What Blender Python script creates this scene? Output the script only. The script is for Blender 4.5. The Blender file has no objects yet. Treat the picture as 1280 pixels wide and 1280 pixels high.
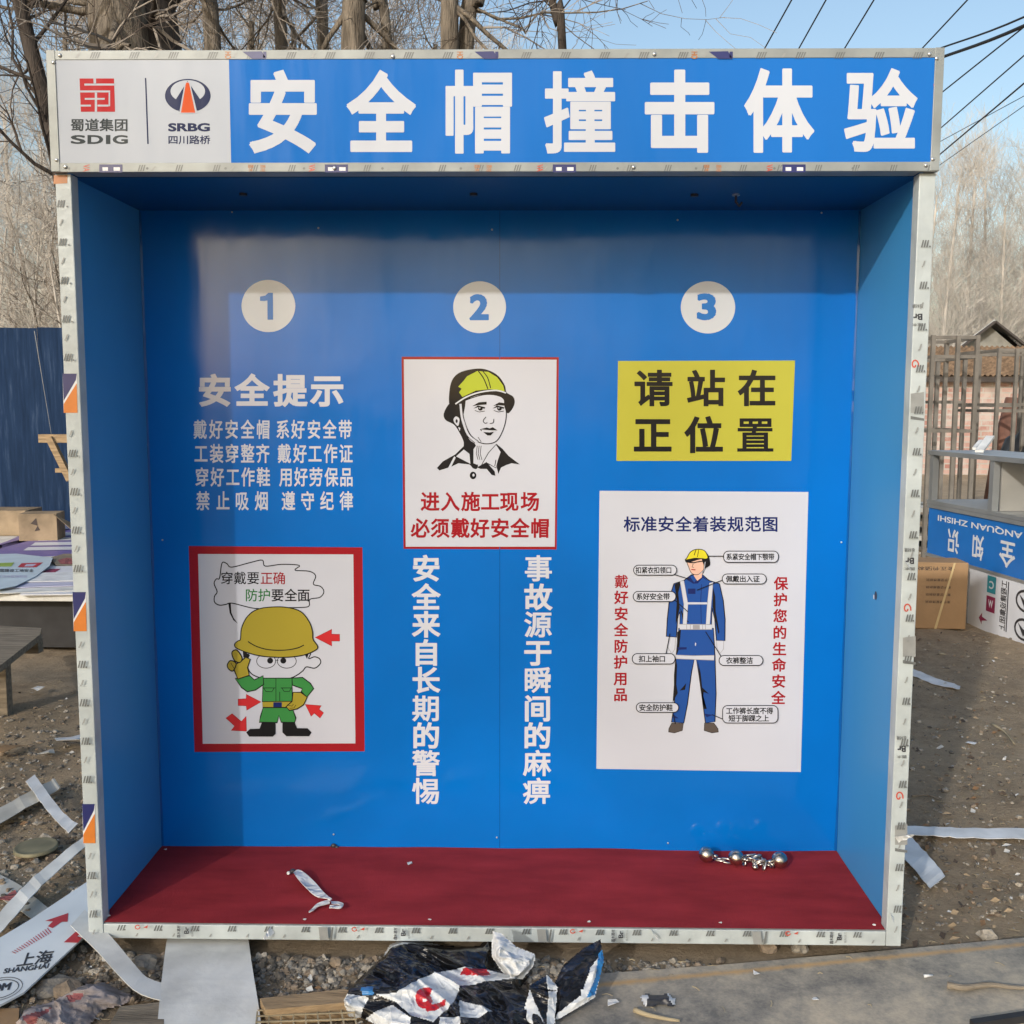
import bpy, bmesh, math, random
import numpy as np
from mathutils import Vector, Matrix, noise
from mathutils.geometry import delaunay_2d_cdt

# ------------------------------------------------------------------ scene, camera, world, sun, exposure
sc = bpy.context.scene
COL = sc.collection
R = math.radians
F_PX, PITCH, YAW, ROLL = 1262.5, 0.1064, -0.0147, 0.0022
CAM = Vector((0.0981, -2.8775, 1.6069))
fwd = Vector((math.sin(YAW) * math.cos(PITCH), math.cos(YAW) * math.cos(PITCH), -math.sin(PITCH)))
r0 = Vector((math.cos(YAW), -math.sin(YAW), 0)); u0 = r0.cross(fwd)
right = r0 * math.cos(ROLL) + u0 * math.sin(ROLL)
up = u0 * math.cos(ROLL) - r0 * math.sin(ROLL)
cd = bpy.data.cameras.new('camera'); cam = bpy.data.objects.new('camera', cd); COL.objects.link(cam)
m = Matrix.Identity(4)
for i in range(3):
    m[i][0] = right[i]; m[i][1] = up[i]; m[i][2] = -fwd[i]; m[i][3] = CAM[i]
cam.matrix_world = m
cd.sensor_width = 36; cd.lens = F_PX / 1280 * 36; cd.clip_end = 2000; cd.clip_start = 0.05
sc.camera = cam
sc.render.resolution_x = sc.render.resolution_y = 1024

SUN_EL, SUN_AZ = 23.4, 207.5
wd = bpy.data.worlds.new('World'); sc.world = wd; wd.use_nodes = True
nt = wd.node_tree; bg = nt.nodes['Background']
sky = nt.nodes.new('ShaderNodeTexSky'); sky.sky_type = 'NISHITA'; sky.sun_disc = False
sky.sun_elevation = R(SUN_EL); sky.sun_rotation = R(SUN_AZ); sky.dust_density = 3.0; sky.air_density = 1.35; sky.ozone_density = 2.0
nt.links.new(sky.outputs[0], bg.inputs[0]); bg.inputs[1].default_value = 0.15
sl = bpy.data.lights.new('sun', 'SUN'); sl.energy = 2.1; sl.angle = R(0.9); sl.color = (1.0, 0.955, 0.895)
so = bpy.data.objects.new('sun', sl); COL.objects.link(so)
sd = Vector((math.sin(R(SUN_AZ)) * math.cos(R(SUN_EL)), math.cos(R(SUN_AZ)) * math.cos(R(SUN_EL)), math.sin(R(SUN_EL))))
so.rotation_euler = sd.to_track_quat('Z', 'Y').to_euler(); so.location = (-6, -12, 9)
sc.view_settings.view_transform = 'Standard'; sc.view_settings.look = 'None'
sc.view_settings.exposure = 0.37; sc.view_settings.gamma = 1

# ------------------------------------------------------------------ pixel rays (1280 px photograph) -> points on real planes
def ray(px, py): return fwd + right * ((px - 640) / F_PX) - up * ((py - 640) / F_PX)
def on_y(px, py, y):
    d = ray(px, py); return CAM + d * ((y - CAM.y) / d.y)
def on_z(px, py, z):
    d = ray(px, py); return CAM + d * ((z - CAM.z) / d.z)
GZ = -0.05
def gat(px, y, z): return on_y(px, 505, y).x   # x of a pixel column at world depth y

# ------------------------------------------------------------------ materials
def new_mat(name):
    mt = bpy.data.materials.new(name); mt.use_nodes = True
    return mt, mt.node_tree, mt.node_tree.nodes['Principled BSDF']
def mat(name, col, rough=0.6, metal=0.0, var=0.12, scale=6.0, bump=0.0, bscale=40.0, spec=0.5, stretch=(1, 1, 1), bdist=0.01, detail=5):
    mt, nt, b = new_mat(name)
    tc = nt.nodes.new('ShaderNodeTexCoord'); mp = nt.nodes.new('ShaderNodeMapping'); mp.inputs['Scale'].default_value = stretch
    nt.links.new(tc.outputs['Object'], mp.inputs[0])
    n = nt.nodes.new('ShaderNodeTexNoise'); n.inputs['Scale'].default_value = scale; n.inputs['Detail'].default_value = detail
    nt.links.new(mp.outputs[0], n.inputs['Vector'])
    rp = nt.nodes.new('ShaderNodeMapRange'); rp.inputs['From Min'].default_value = 0.3; rp.inputs['From Max'].default_value = 0.7
    rp.inputs['To Min'].default_value = 1 - var; rp.inputs['To Max'].default_value = 1 + var
    nt.links.new(n.outputs[0], rp.inputs[0])
    mx = nt.nodes.new('ShaderNodeMix'); mx.data_type = 'RGBA'; mx.blend_type = 'MULTIPLY'; mx.inputs[0].default_value = 1
    mx.inputs[6].default_value = (*col, 1); nt.links.new(rp.outputs[0], mx.inputs[7])
    nt.links.new(mx.outputs[2], b.inputs['Base Color'])
    b.inputs['Roughness'].default_value = rough; b.inputs['Metallic'].default_value = metal
    b.inputs['Specular IOR Level'].default_value = spec
    if bump:
        n2 = nt.nodes.new('ShaderNodeTexNoise'); n2.inputs['Scale'].default_value = bscale; n2.inputs['Detail'].default_value = 4
        nt.links.new(mp.outputs[0], n2.inputs['Vector'])
        bp = nt.nodes.new('ShaderNodeBump'); bp.inputs['Strength'].default_value = bump; bp.inputs['Distance'].default_value = bdist
        nt.links.new(n2.outputs[0], bp.inputs['Height']); nt.links.new(bp.outputs[0], b.inputs['Normal'])
    return mt
VR = 0.11
def vinyl(name, col, var=0.03, rough=VR, spec=0.36):
    mt = mat('vinyl_' + name, col, rough, 0, var, 1.6, 0, 5.0, spec)
    nt = mt.node_tree; b = nt.nodes['Principled BSDF']
    tc = nt.nodes.new('ShaderNodeTexCoord'); mp = nt.nodes.new('ShaderNodeMapping'); mp.inputs['Scale'].default_value = (1, 1, 0.12); nt.links.new(tc.outputs['Object'], mp.inputs[0])
    n1 = nt.nodes.new('ShaderNodeTexNoise'); n1.inputs['Scale'].default_value = 26; n1.inputs['Detail'].default_value = 5; nt.links.new(mp.outputs[0], n1.inputs['Vector'])
    mr = nt.nodes.new('ShaderNodeMapRange'); mr.inputs[1].default_value = .3; mr.inputs[2].default_value = .7; mr.inputs[3].default_value = rough * .75; mr.inputs[4].default_value = rough * 1.5; nt.links.new(n1.outputs[0], mr.inputs[0]); nt.links.new(mr.outputs[0], b.inputs['Roughness'])
    n2 = nt.nodes.new('ShaderNodeTexNoise'); n2.inputs['Scale'].default_value = 2.6; n2.inputs['Detail'].default_value = 2; nt.links.new(tc.outputs['Object'], n2.inputs['Vector'])
    n3 = nt.nodes.new('ShaderNodeTexNoise'); n3.inputs['Scale'].default_value = 9; n3.inputs['Detail'].default_value = 3; nt.links.new(mp.outputs[0], n3.inputs['Vector'])
    b2 = nt.nodes.new('ShaderNodeBump'); b2.inputs['Strength'].default_value = .22; b2.inputs['Distance'].default_value = .02; nt.links.new(n2.outputs[0], b2.inputs['Height'])
    b3 = nt.nodes.new('ShaderNodeBump'); b3.inputs['Strength'].default_value = .10; b3.inputs['Distance'].default_value = .006; nt.links.new(n3.outputs[0], b3.inputs['Height']); nt.links.new(b2.outputs[0], b3.inputs['Normal']); nt.links.new(b3.outputs[0], b.inputs['Normal'])
    return mt
V = dict(blue=vinyl('blue', (0.001, 0.140, 0.52), 0.10), seam=vinyl('seam_blue', (0.001, 0.085, 0.32)), white=vinyl('white', (0.54, 0.56, 0.63)), hblue=vinyl('header_blue', (0.011, 0.150, 0.52), 0.05, 0.5, 0.15),
         hwhite=vinyl('header_white', (0.47, 0.505, 0.565), 0.05, 0.5, 0.15), letter=vinyl('lettering_white', (0.59, 0.61, 0.68)), hletter=vinyl('heading_white', (0.55, 0.58, 0.64), 0.03, 0.5, 0.15), badge=vinyl('badge', (0.57, 0.60, 0.65)),
         numeral=vinyl('numeral_blue', (0.02, 0.16, 0.50)), red=vinyl('dark_red', (0.32, 0.012, 0.02)), red2=vinyl('brown_red', (0.30, 0.016, 0.02)), arrow=vinyl('arrow_red', (0.55, 0.03, 0.035)),
         black=vinyl('black', (0.012, 0.012, 0.014)), navy=vinyl('navy', (0.012, 0.022, 0.12)), yellow=vinyl('yellow', (0.45, 0.43, 0.055)),
         olive=vinyl('olive', (0.36, 0.29, 0.035)), green=vinyl('green', (0.045, 0.24, 0.06)), dgreen=vinyl('text_green', (0.02, 0.17, 0.035)), lime=vinyl('lime', (0.40, 0.47, 0.04)),
         overall=vinyl('overall_blue', (0.018, 0.075, 0.30)), skin=vinyl('skin', (0.70, 0.44, 0.34)), hyellow=vinyl('helmet_yellow', (0.66, 0.58, 0.03)), grey=vinyl('grey', (0.30, 0.30, 0.32)),
         boot=vinyl('boot_brown', (0.10, 0.08, 0.07)), lred=vinyl('logo_red', (0.45, 0.03, 0.035), 0.03, 0.5, 0.15), lgrey=vinyl('logo_grey', (0.05, 0.06, 0.065), 0.03, 0.5, 0.15),
         orange=vinyl('logo_orange', (0.62, 0.10, 0.03), 0.03, 0.5, 0.15), lnavy=vinyl('logo_navy', (0.022, 0.03, 0.085), 0.03, 0.5, 0.15))
M = dict(
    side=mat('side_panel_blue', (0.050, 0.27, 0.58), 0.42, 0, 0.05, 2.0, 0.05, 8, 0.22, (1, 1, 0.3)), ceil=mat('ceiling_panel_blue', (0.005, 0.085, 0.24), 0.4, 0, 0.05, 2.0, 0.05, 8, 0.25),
    back=mat('panel_back_grey', (0.5, 0.5, 0.5), 0.5),
    carpet=mat('red_carpet', (0.31, 0.030, 0.038), 0.95, 0, 0.22, 4, 0.9, 260, 0.12, (1, 3, 1), bdist=0.004, detail=9),
    film=mat('film_wrapped_steel', (0.46, 0.51, 0.52), 0.38, 0.0, 0.16, 9, 0.5, 22, 0.5, bdist=0.006, detail=8),
    film_dull=mat('galvanised_header_bar', (0.27, 0.29, 0.285), 0.45, 0.15, 0.2, 9, 0.15, 30, 0.5, bdist=0.003),
    film_grey=mat('film_print_grey', (0.15, 0.16, 0.16), 0.4, 0, 0.15, 60),
    film_lgrey=mat('film_print_pale_grey', (0.28, 0.29, 0.285), 0.4, 0, 0.10, 30),
    film_navy=mat('film_print_navy', (0.02, 0.025, 0.13), 0.35, 0, 0.08, 30),
    film_orange=mat('film_print_orange', (0.62, 0.19, 0.03), 0.38, 0, 0.08, 30),
    film_red=mat('film_print_red', (0.5, 0.08, 0.05), 0.4, 0, 0.1, 30),
    film_rust=mat('film_print_rust', (0.42, 0.16, 0.05), 0.4, 0, 0.1, 30),
    film_black=mat('film_print_black', (0.03, 0.03, 0.04), 0.4, 0, 0.1, 30),
    film_white=mat('film_print_white', (0.7, 0.72, 0.75), 0.4, 0, 0.05, 30),
    steel=mat('bright_steel', (0.5, 0.5, 0.48), 0.3, 1.0, 0.12, 40, 0.1, 60),
    chrome=mat('ball_steel', (0.50, 0.46, 0.40), 0.26, 1.0, 0.3, 40, 0.15, 60),
    screw=mat('screw_zinc', (0.6, 0.6, 0.58), 0.3, 0.8),
    timber=mat('rough_timber', (0.30, 0.21, 0.12), 0.8, 0, 0.3, 8, 0.4, 30, 0.3, (1, 8, 8)),
    timber_grey=mat('weathered_timber', (0.21, 0.175, 0.13), 0.85, 0, 0.35, 6, 0.5, 30, 0.25, (1, 8, 8)),
    dark=mat('dark_painted_board', (0.018, 0.018, 0.02), 0.7, 0, 0.3, 10),
    paper=mat('white_board', (0.62, 0.63, 0.63), 0.5, 0, 0.2, 8, 0.35, 14, 0.5, detail=9),
    offcut=mat('grey_white_offcut', (0.62, 0.62, 0.59), 0.45, 0, 0.22, 7, 0.35, 12, 0.4, detail=9),
    offcut_dirty=mat('dusty_offcut', (0.42, 0.41, 0.37), 0.6, 0, 0.25, 7, 0.2, 22, 0.4),
    bag_black=mat('bag_film_black', (0.008, 0.008, 0.009), 0.25, 0, 0.2, 20, 0.5, 30, 0.5, bdist=0.012),
    bag_white=mat('bag_film_white', (0.66, 0.68, 0.69), 0.32, 0, 0.08, 15, 0.6, 35, 0.5, bdist=0.012),
    bag_red=mat('bag_print_red', (0.45, 0.012, 0.02), 0.3), bag_blue=mat('bag_print_blue', (0.03, 0.20, 0.48), 0.3),
    cardboard=mat('brown_cardboard', (0.30, 0.19, 0.10), 0.8, 0, 0.12, 5, 0.15, 60, 0.3),
    cardboard_pale=mat('pale_cardboard', (0.27, 0.205, 0.135), 0.9, 0, 0.35, 5, 0.4, 20, 0.2, detail=9),
    ink=mat('dark_ink', (0.05, 0.035, 0.03), 0.7), tape=mat('clear_tape', (0.50, 0.38, 0.20), 0.2),
    pblue=mat('print_blue', (0.01, 0.14, 0.46), 0.35, 0, 0.06, 6), pwhite=mat('print_white', (0.62, 0.63, 0.66), 0.4, 0, 0.08, 4),
    ppurple=mat('print_purple', (0.15, 0.12, 0.32), 0.4, 0, 0.10, 6), ppale=mat('print_pale_violet', (0.45, 0.45, 0.58), 0.4, 0, 0.08, 6),
    plblue=mat('print_pale_blue', (0.50, 0.60, 0.66), 0.35, 0, 0.08, 6), pred=mat('print_red', (0.42, 0.03, 0.04), 0.4), pgreen=mat('print_lime', (0.30, 0.42, 0.06), 0.4), pteal=mat('print_teal', (0.03, 0.25, 0.30), 0.4),
    pmaroon=mat('print_maroon', (0.25, 0.02, 0.07), 0.4), pblack=mat('print_black', (0.03, 0.03, 0.035), 0.4),
    tube=mat('square_tube_steel', (0.17, 0.155, 0.135), 0.6, 0.2, 0.3, 5), alu=mat('cabinet_steel', (0.42, 0.44, 0.45), 0.36, 0.65, 0.12, 4),
    alu_in=mat('cabinet_back_sheet', (0.46, 0.45, 0.42), 0.45, 0.5, 0.12, 3),
    tile=mat('old_roof_tiles', (0.20, 0.13, 0.075), 0.9, 0, 0.45, 9), sheet_roof=mat('grey_roof_sheet', (0.42, 0.43, 0.42), 0.6, 0, 0.2, 2),
    gable=mat('gable_render', (0.24, 0.235, 0.21), 0.9, 0, 0.25, 3), trimd=mat('dark_barge_board', (0.06, 0.05, 0.045), 0.8),
    tarp=mat('dark_tarpaulin', (0.035, 0.037, 0.04), 0.5, 0, 0.3, 4, 0.6, 8), log=mat('rusty_brown_drum', (0.16, 0.075, 0.05), 0.8, 0, 0.3, 6),
    bark=mat('grey_brown_bark', (0.19, 0.16, 0.125), 0.9, 0, 0.5, 5, 1.0, 18, 0.2, (3, 3, 0.5), 0.04), bark_dark=mat('dark_bark', (0.055, 0.045, 0.038), 0.9, 0, 0.4, 6, 0.6, 20, 0.2, (3, 3, 0.6), 0.03),
    twig=mat('brown_twigs', (0.26, 0.225, 0.19), 0.85, 0, 0.25, 3), twig_pale=mat('pale_twigs', (0.48, 0.445, 0.395), 0.85, 0, 0.25, 1.0), twig_dark=mat('dark_twigs', (0.075, 0.055, 0.042), 0.85, 0, 0.25, 3),
    wire=mat('black_cable', (0.02, 0.02, 0.022), 0.6), stone=mat('grey_stone', (0.19, 0.17, 0.145), 0.9, 0, 0.45, 11, 0.4, 60, 0.3), straw=mat('dry_straw', (0.33, 0.27, 0.17), 0.8, 0, 0.4, 7),
    lid=mat('old_metal_lid', (0.20, 0.18, 0.11), 0.55, 0.2, 0.2, 14), rag=mat('dirty_printed_cloth', (0.30, 0.26, 0.25), 0.8, 0, 0.4, 16, 0.7, 40, 0.3, bdist=0.02), rag_red=mat('cloth_red_print', (0.24, 0.07, 0.07), 0.8, 0, 0.2, 20),
)
# hoarding paint: navy with scratches and rust-pale streaks
def hoarding_mat():
    mt, nt, b = new_mat('navy_hoarding_paint')
    tc = nt.nodes.new('ShaderNodeTexCoord'); mp = nt.nodes.new('ShaderNodeMapping'); mp.inputs['Scale'].default_value = (9, 9, 0.7)
    nt.links.new(tc.outputs['Object'], mp.inputs[0])
    n = nt.nodes.new('ShaderNodeTexNoise'); n.inputs['Scale'].default_value = 2.5; n.inputs['Detail'].default_value = 8; n.inputs['Roughness'].default_value = 0.7
    nt.links.new(mp.outputs[0], n.inputs['Vector'])
    cr = nt.nodes.new('ShaderNodeValToRGB'); e = cr.color_ramp.elements
    e[0].position = 0.3; e[0].color = (0.008, 0.019, 0.045, 1); e[1].position = 0.78; e[1].color = (0.055, 0.085, 0.145, 1)
    x = e.new(0.55); x.color = (0.014, 0.032, 0.075, 1)
    nt.links.new(n.outputs[0], cr.inputs[0]); nt.links.new(cr.outputs[0], b.inputs['Base Color']); b.inputs['Roughness'].default_value = 0.8; b.inputs['Specular IOR Level'].default_value = 0.08
    return mt
M['hoard'] = hoarding_mat()
def crease(mt, scale=13, strength=.8, dist=.02):
    """sharp random creases of crumpled film, as bump"""
    nt = mt.node_tree; b = nt.nodes['Principled BSDF']; tc = nt.nodes.new('ShaderNodeTexCoord')
    n = nt.nodes.new('ShaderNodeTexNoise'); n.inputs['Scale'].default_value = 6; n.inputs['Detail'].default_value = 3; nt.links.new(tc.outputs['Object'], n.inputs['Vector'])
    mx = nt.nodes.new('ShaderNodeMix'); mx.data_type = 'RGBA'; mx.blend_type = 'LINEAR_LIGHT'; mx.inputs[0].default_value = .12; nt.links.new(tc.outputs['Object'], mx.inputs[6]); nt.links.new(n.outputs[1], mx.inputs[7])
    prev = None
    for sc_, st in ((scale, strength), (scale * 2.7, strength * .6)):
        v = nt.nodes.new('ShaderNodeTexVoronoi'); v.feature = 'F1'; v.distance = 'MANHATTAN' if sc_ == scale else 'EUCLIDEAN'; v.inputs['Scale'].default_value = sc_; nt.links.new(mx.outputs[2], v.inputs['Vector'])
        bp = nt.nodes.new('ShaderNodeBump'); bp.inputs['Strength'].default_value = st; bp.inputs['Distance'].default_value = dist * scale / sc_; nt.links.new(v.outputs['Distance'], bp.inputs['Height'])
        if prev is not None: nt.links.new(prev.outputs[0], bp.inputs['Normal'])
        prev = bp
    nt.links.new(prev.outputs[0], b.inputs['Normal'])
for k_ in ('bag_black', 'bag_white', 'bag_red', 'bag_blue'): crease(M[k_], 11 if k_ == 'bag_black' else 15, .75 if k_ == 'bag_black' else .55)
for k_ in ('rag', 'rag_red'): crease(M[k_], 18, .6)
def brick_mat():
    mt, nt, b = new_mat('old_brick')
    tc = nt.nodes.new('ShaderNodeTexCoord'); mp = nt.nodes.new('ShaderNodeMapping'); mp.inputs['Rotation'].default_value = (R(90), 0, 0)
    nt.links.new(tc.outputs['Object'], mp.inputs[0])
    br = nt.nodes.new('ShaderNodeTexBrick'); br.inputs['Scale'].default_value = 1.0; br.inputs['Brick Width'].default_value = 0.42; br.inputs['Row Height'].default_value = 0.13; br.inputs['Mortar Size'].default_value = 0.018
    br.inputs['Color1'].default_value = (0.34, 0.16, 0.13, 1); br.inputs['Color2'].default_value = (0.50, 0.34, 0.29, 1); br.inputs['Mortar'].default_value = (0.40, 0.37, 0.33, 1)
    nt.links.new(mp.outputs[0], br.inputs['Vector'])
    n = nt.nodes.new('ShaderNodeTexNoise'); n.inputs['Scale'].default_value = 0.9; n.inputs['Detail'].default_value = 9; n.inputs['Roughness'].default_value = 0.75
    nt.links.new(tc.outputs['Object'], n.inputs['Vector'])
    rp = nt.nodes.new('ShaderNodeMapRange'); rp.inputs[1].default_value = 0.47; rp.inputs[2].default_value = 0.55; nt.links.new(n.outputs[0], rp.inputs[0])
    mx = nt.nodes.new('ShaderNodeMix'); mx.data_type = 'RGBA'; nt.links.new(rp.outputs[0], mx.inputs[0])
    nt.links.new(br.outputs[0], mx.inputs[6]); mx.inputs[7].default_value = (0.50, 0.46, 0.42, 1)
    mx2 = nt.nodes.new('ShaderNodeMix'); mx2.data_type = 'RGBA'; mx2.inputs[0].default_value = 0.6; nt.links.new(br.outputs[0], mx2.inputs[6]); nt.links.new(mx.outputs[2], mx2.inputs[7])
    nt.links.new(mx2.outputs[2], b.inputs['Base Color']); b.inputs['Roughness'].default_value = 0.9
    return mt
M['brick'] = brick_mat()
def ground_mat():
    mt, nt, b = new_mat('trodden_earth')
    tc = nt.nodes.new('ShaderNodeTexCoord')
    def nz(s, d=8, r=0.65):
        n = nt.nodes.new('ShaderNodeTexNoise'); n.inputs['Scale'].default_value = s; n.inputs['Detail'].default_value = d; n.inputs['Roughness'].default_value = r
        nt.links.new(tc.outputs['Object'], n.inputs['Vector']); return n
    a, f, g = nz(0.9), nz(9, 10, 0.75), nz(70, 6, 0.7)
    cr = nt.nodes.new('ShaderNodeValToRGB'); e = cr.color_ramp.elements
    e[0].position = 0.32; e[0].color = (0.23, 0.172, 0.115, 1); e[1].position = 0.70; e[1].color = (0.66, 0.52, 0.355, 1)
    x = e.new(0.5); x.color = (0.445, 0.345, 0.235, 1)
    m1 = nt.nodes.new('ShaderNodeMath'); m1.operation = 'MULTIPLY_ADD'; m1.inputs[1].default_value = 0.30
    m2 = nt.nodes.new('ShaderNodeMath'); m2.operation = 'MULTIPLY_ADD'; m2.inputs[1].default_value = 0.48
    m3 = nt.nodes.new('ShaderNodeMath'); m3.operation = 'MULTIPLY'; m3.inputs[1].default_value = 0.22
    nt.links.new(g.outputs[0], m3.inputs[0]); nt.links.new(f.outputs[0], m2.inputs[0]); nt.links.new(m3.outputs[0], m2.inputs[2])
    nt.links.new(a.outputs[0], m1.inputs[0]); nt.links.new(m2.outputs[0], m1.inputs[2]); nt.links.new(m1.outputs[0], cr.inputs[0])
    nt.links.new(cr.outputs[0], b.inputs['Base Color']); b.inputs['Roughness'].default_value = 0.95; b.inputs['Specular IOR Level'].default_value = 0.2
    b1 = nt.nodes.new('ShaderNodeBump'); b1.inputs['Strength'].default_value = 1.0; b1.inputs['Distance'].default_value = 0.06; nt.links.new(f.outputs[0], b1.inputs['Height'])
    b2 = nt.nodes.new('ShaderNodeBump'); b2.inputs['Strength'].default_value = 1.0; b2.inputs['Distance'].default_value = 0.014; nt.links.new(g.outputs[0], b2.inputs['Height'])
    nt.links.new(b1.outputs[0], b2.inputs['Normal']); nt.links.new(b2.outputs[0], b.inputs['Normal'])
    return mt
M['ground'] = ground_mat()
def slab_mat():
    mt, nt, b = new_mat('weathered_grey_sheet')
    tc = nt.nodes.new('ShaderNodeTexCoord')
    def nz(s, d=8, r=0.65):
        n = nt.nodes.new('ShaderNodeTexNoise'); n.inputs['Scale'].default_value = s; n.inputs['Detail'].default_value = d; n.inputs['Roughness'].default_value = r
        nt.links.new(tc.outputs['Object'], n.inputs['Vector']); return n
    def mth(op, a, b_, c=None):
        n = nt.nodes.new('ShaderNodeMath'); n.operation = op
        for k, v in enumerate((a, b_, c)):
            if v is None: continue
            if isinstance(v, (int, float)): n.inputs[k].default_value = v
            else: nt.links.new(v, n.inputs[k])
        return n.outputs[0]
    a, f, g = nz(2.6, 10, .72), nz(26, 8, .7), nz(120, 4, .6)
    t = mth('MULTIPLY_ADD', a.outputs[0], .62, mth('MULTIPLY_ADD', f.outputs[0], .28, mth('MULTIPLY', g.outputs[0], .10)))
    cr = nt.nodes.new('ShaderNodeValToRGB'); e = cr.color_ramp.elements
    e[0].position = 0.40; e[0].color = (0.145, 0.138, 0.125, 1); e[1].position = 0.62; e[1].color = (0.50, 0.42, 0.31, 1); x = e.new(0.5); x.color = (0.30, 0.27, 0.22, 1)
    nt.links.new(t, cr.inputs[0])
    # a rust streak along the sheet: distance to a line in the sheet's own coordinates, broken up by noise
    sp = nt.nodes.new('ShaderNodeSeparateXYZ'); nt.links.new(tc.outputs['Object'], sp.inputs[0])
    pa, pb = on_z(760, 1230, GZ + .026) - on_z(1000, 1250, GZ), on_z(1180, 1190, GZ + .026) - on_z(1000, 1250, GZ); k = (pb.y - pa.y) / (pb.x - pa.x)
    dist = mth('ABSOLUTE', mth('ADD', mth('MULTIPLY_ADD', sp.outputs[0], -k, sp.outputs[1]), -(pa.y - k * pa.x)), 0)
    msk = mth('SUBTRACT', mth('MULTIPLY_ADD', f.outputs[0], .9, mth('MULTIPLY', a.outputs[0], .9)), mth('MULTIPLY', dist, 34))
    mr = nt.nodes.new('ShaderNodeMapRange'); mr.inputs[1].default_value = .32; mr.inputs[2].default_value = .95; mr.inputs[4].default_value = .85; nt.links.new(msk, mr.inputs[0])
    mx = nt.nodes.new('ShaderNodeMix'); mx.data_type = 'RGBA'; nt.links.new(mr.outputs[0], mx.inputs[0]); nt.links.new(cr.outputs[0], mx.inputs[6]); mx.inputs[7].default_value = (0.48, 0.29, 0.11, 1)
    nt.links.new(mx.outputs[2], b.inputs['Base Color']); b.inputs['Roughness'].default_value = 0.8
    bp = nt.nodes.new('ShaderNodeBump'); bp.inputs['Strength'].default_value = 0.4; bp.inputs['Distance'].default_value = 0.004; nt.links.new(f.outputs[0], bp.inputs['Height']); nt.links.new(bp.outputs[0], b.inputs['Normal'])
    return mt
M['slab'] = slab_mat()
M['rust'] = mat('rust_stain', (0.34, 0.19, 0.07), 0.85, 0, 0.5, 14)

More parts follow.
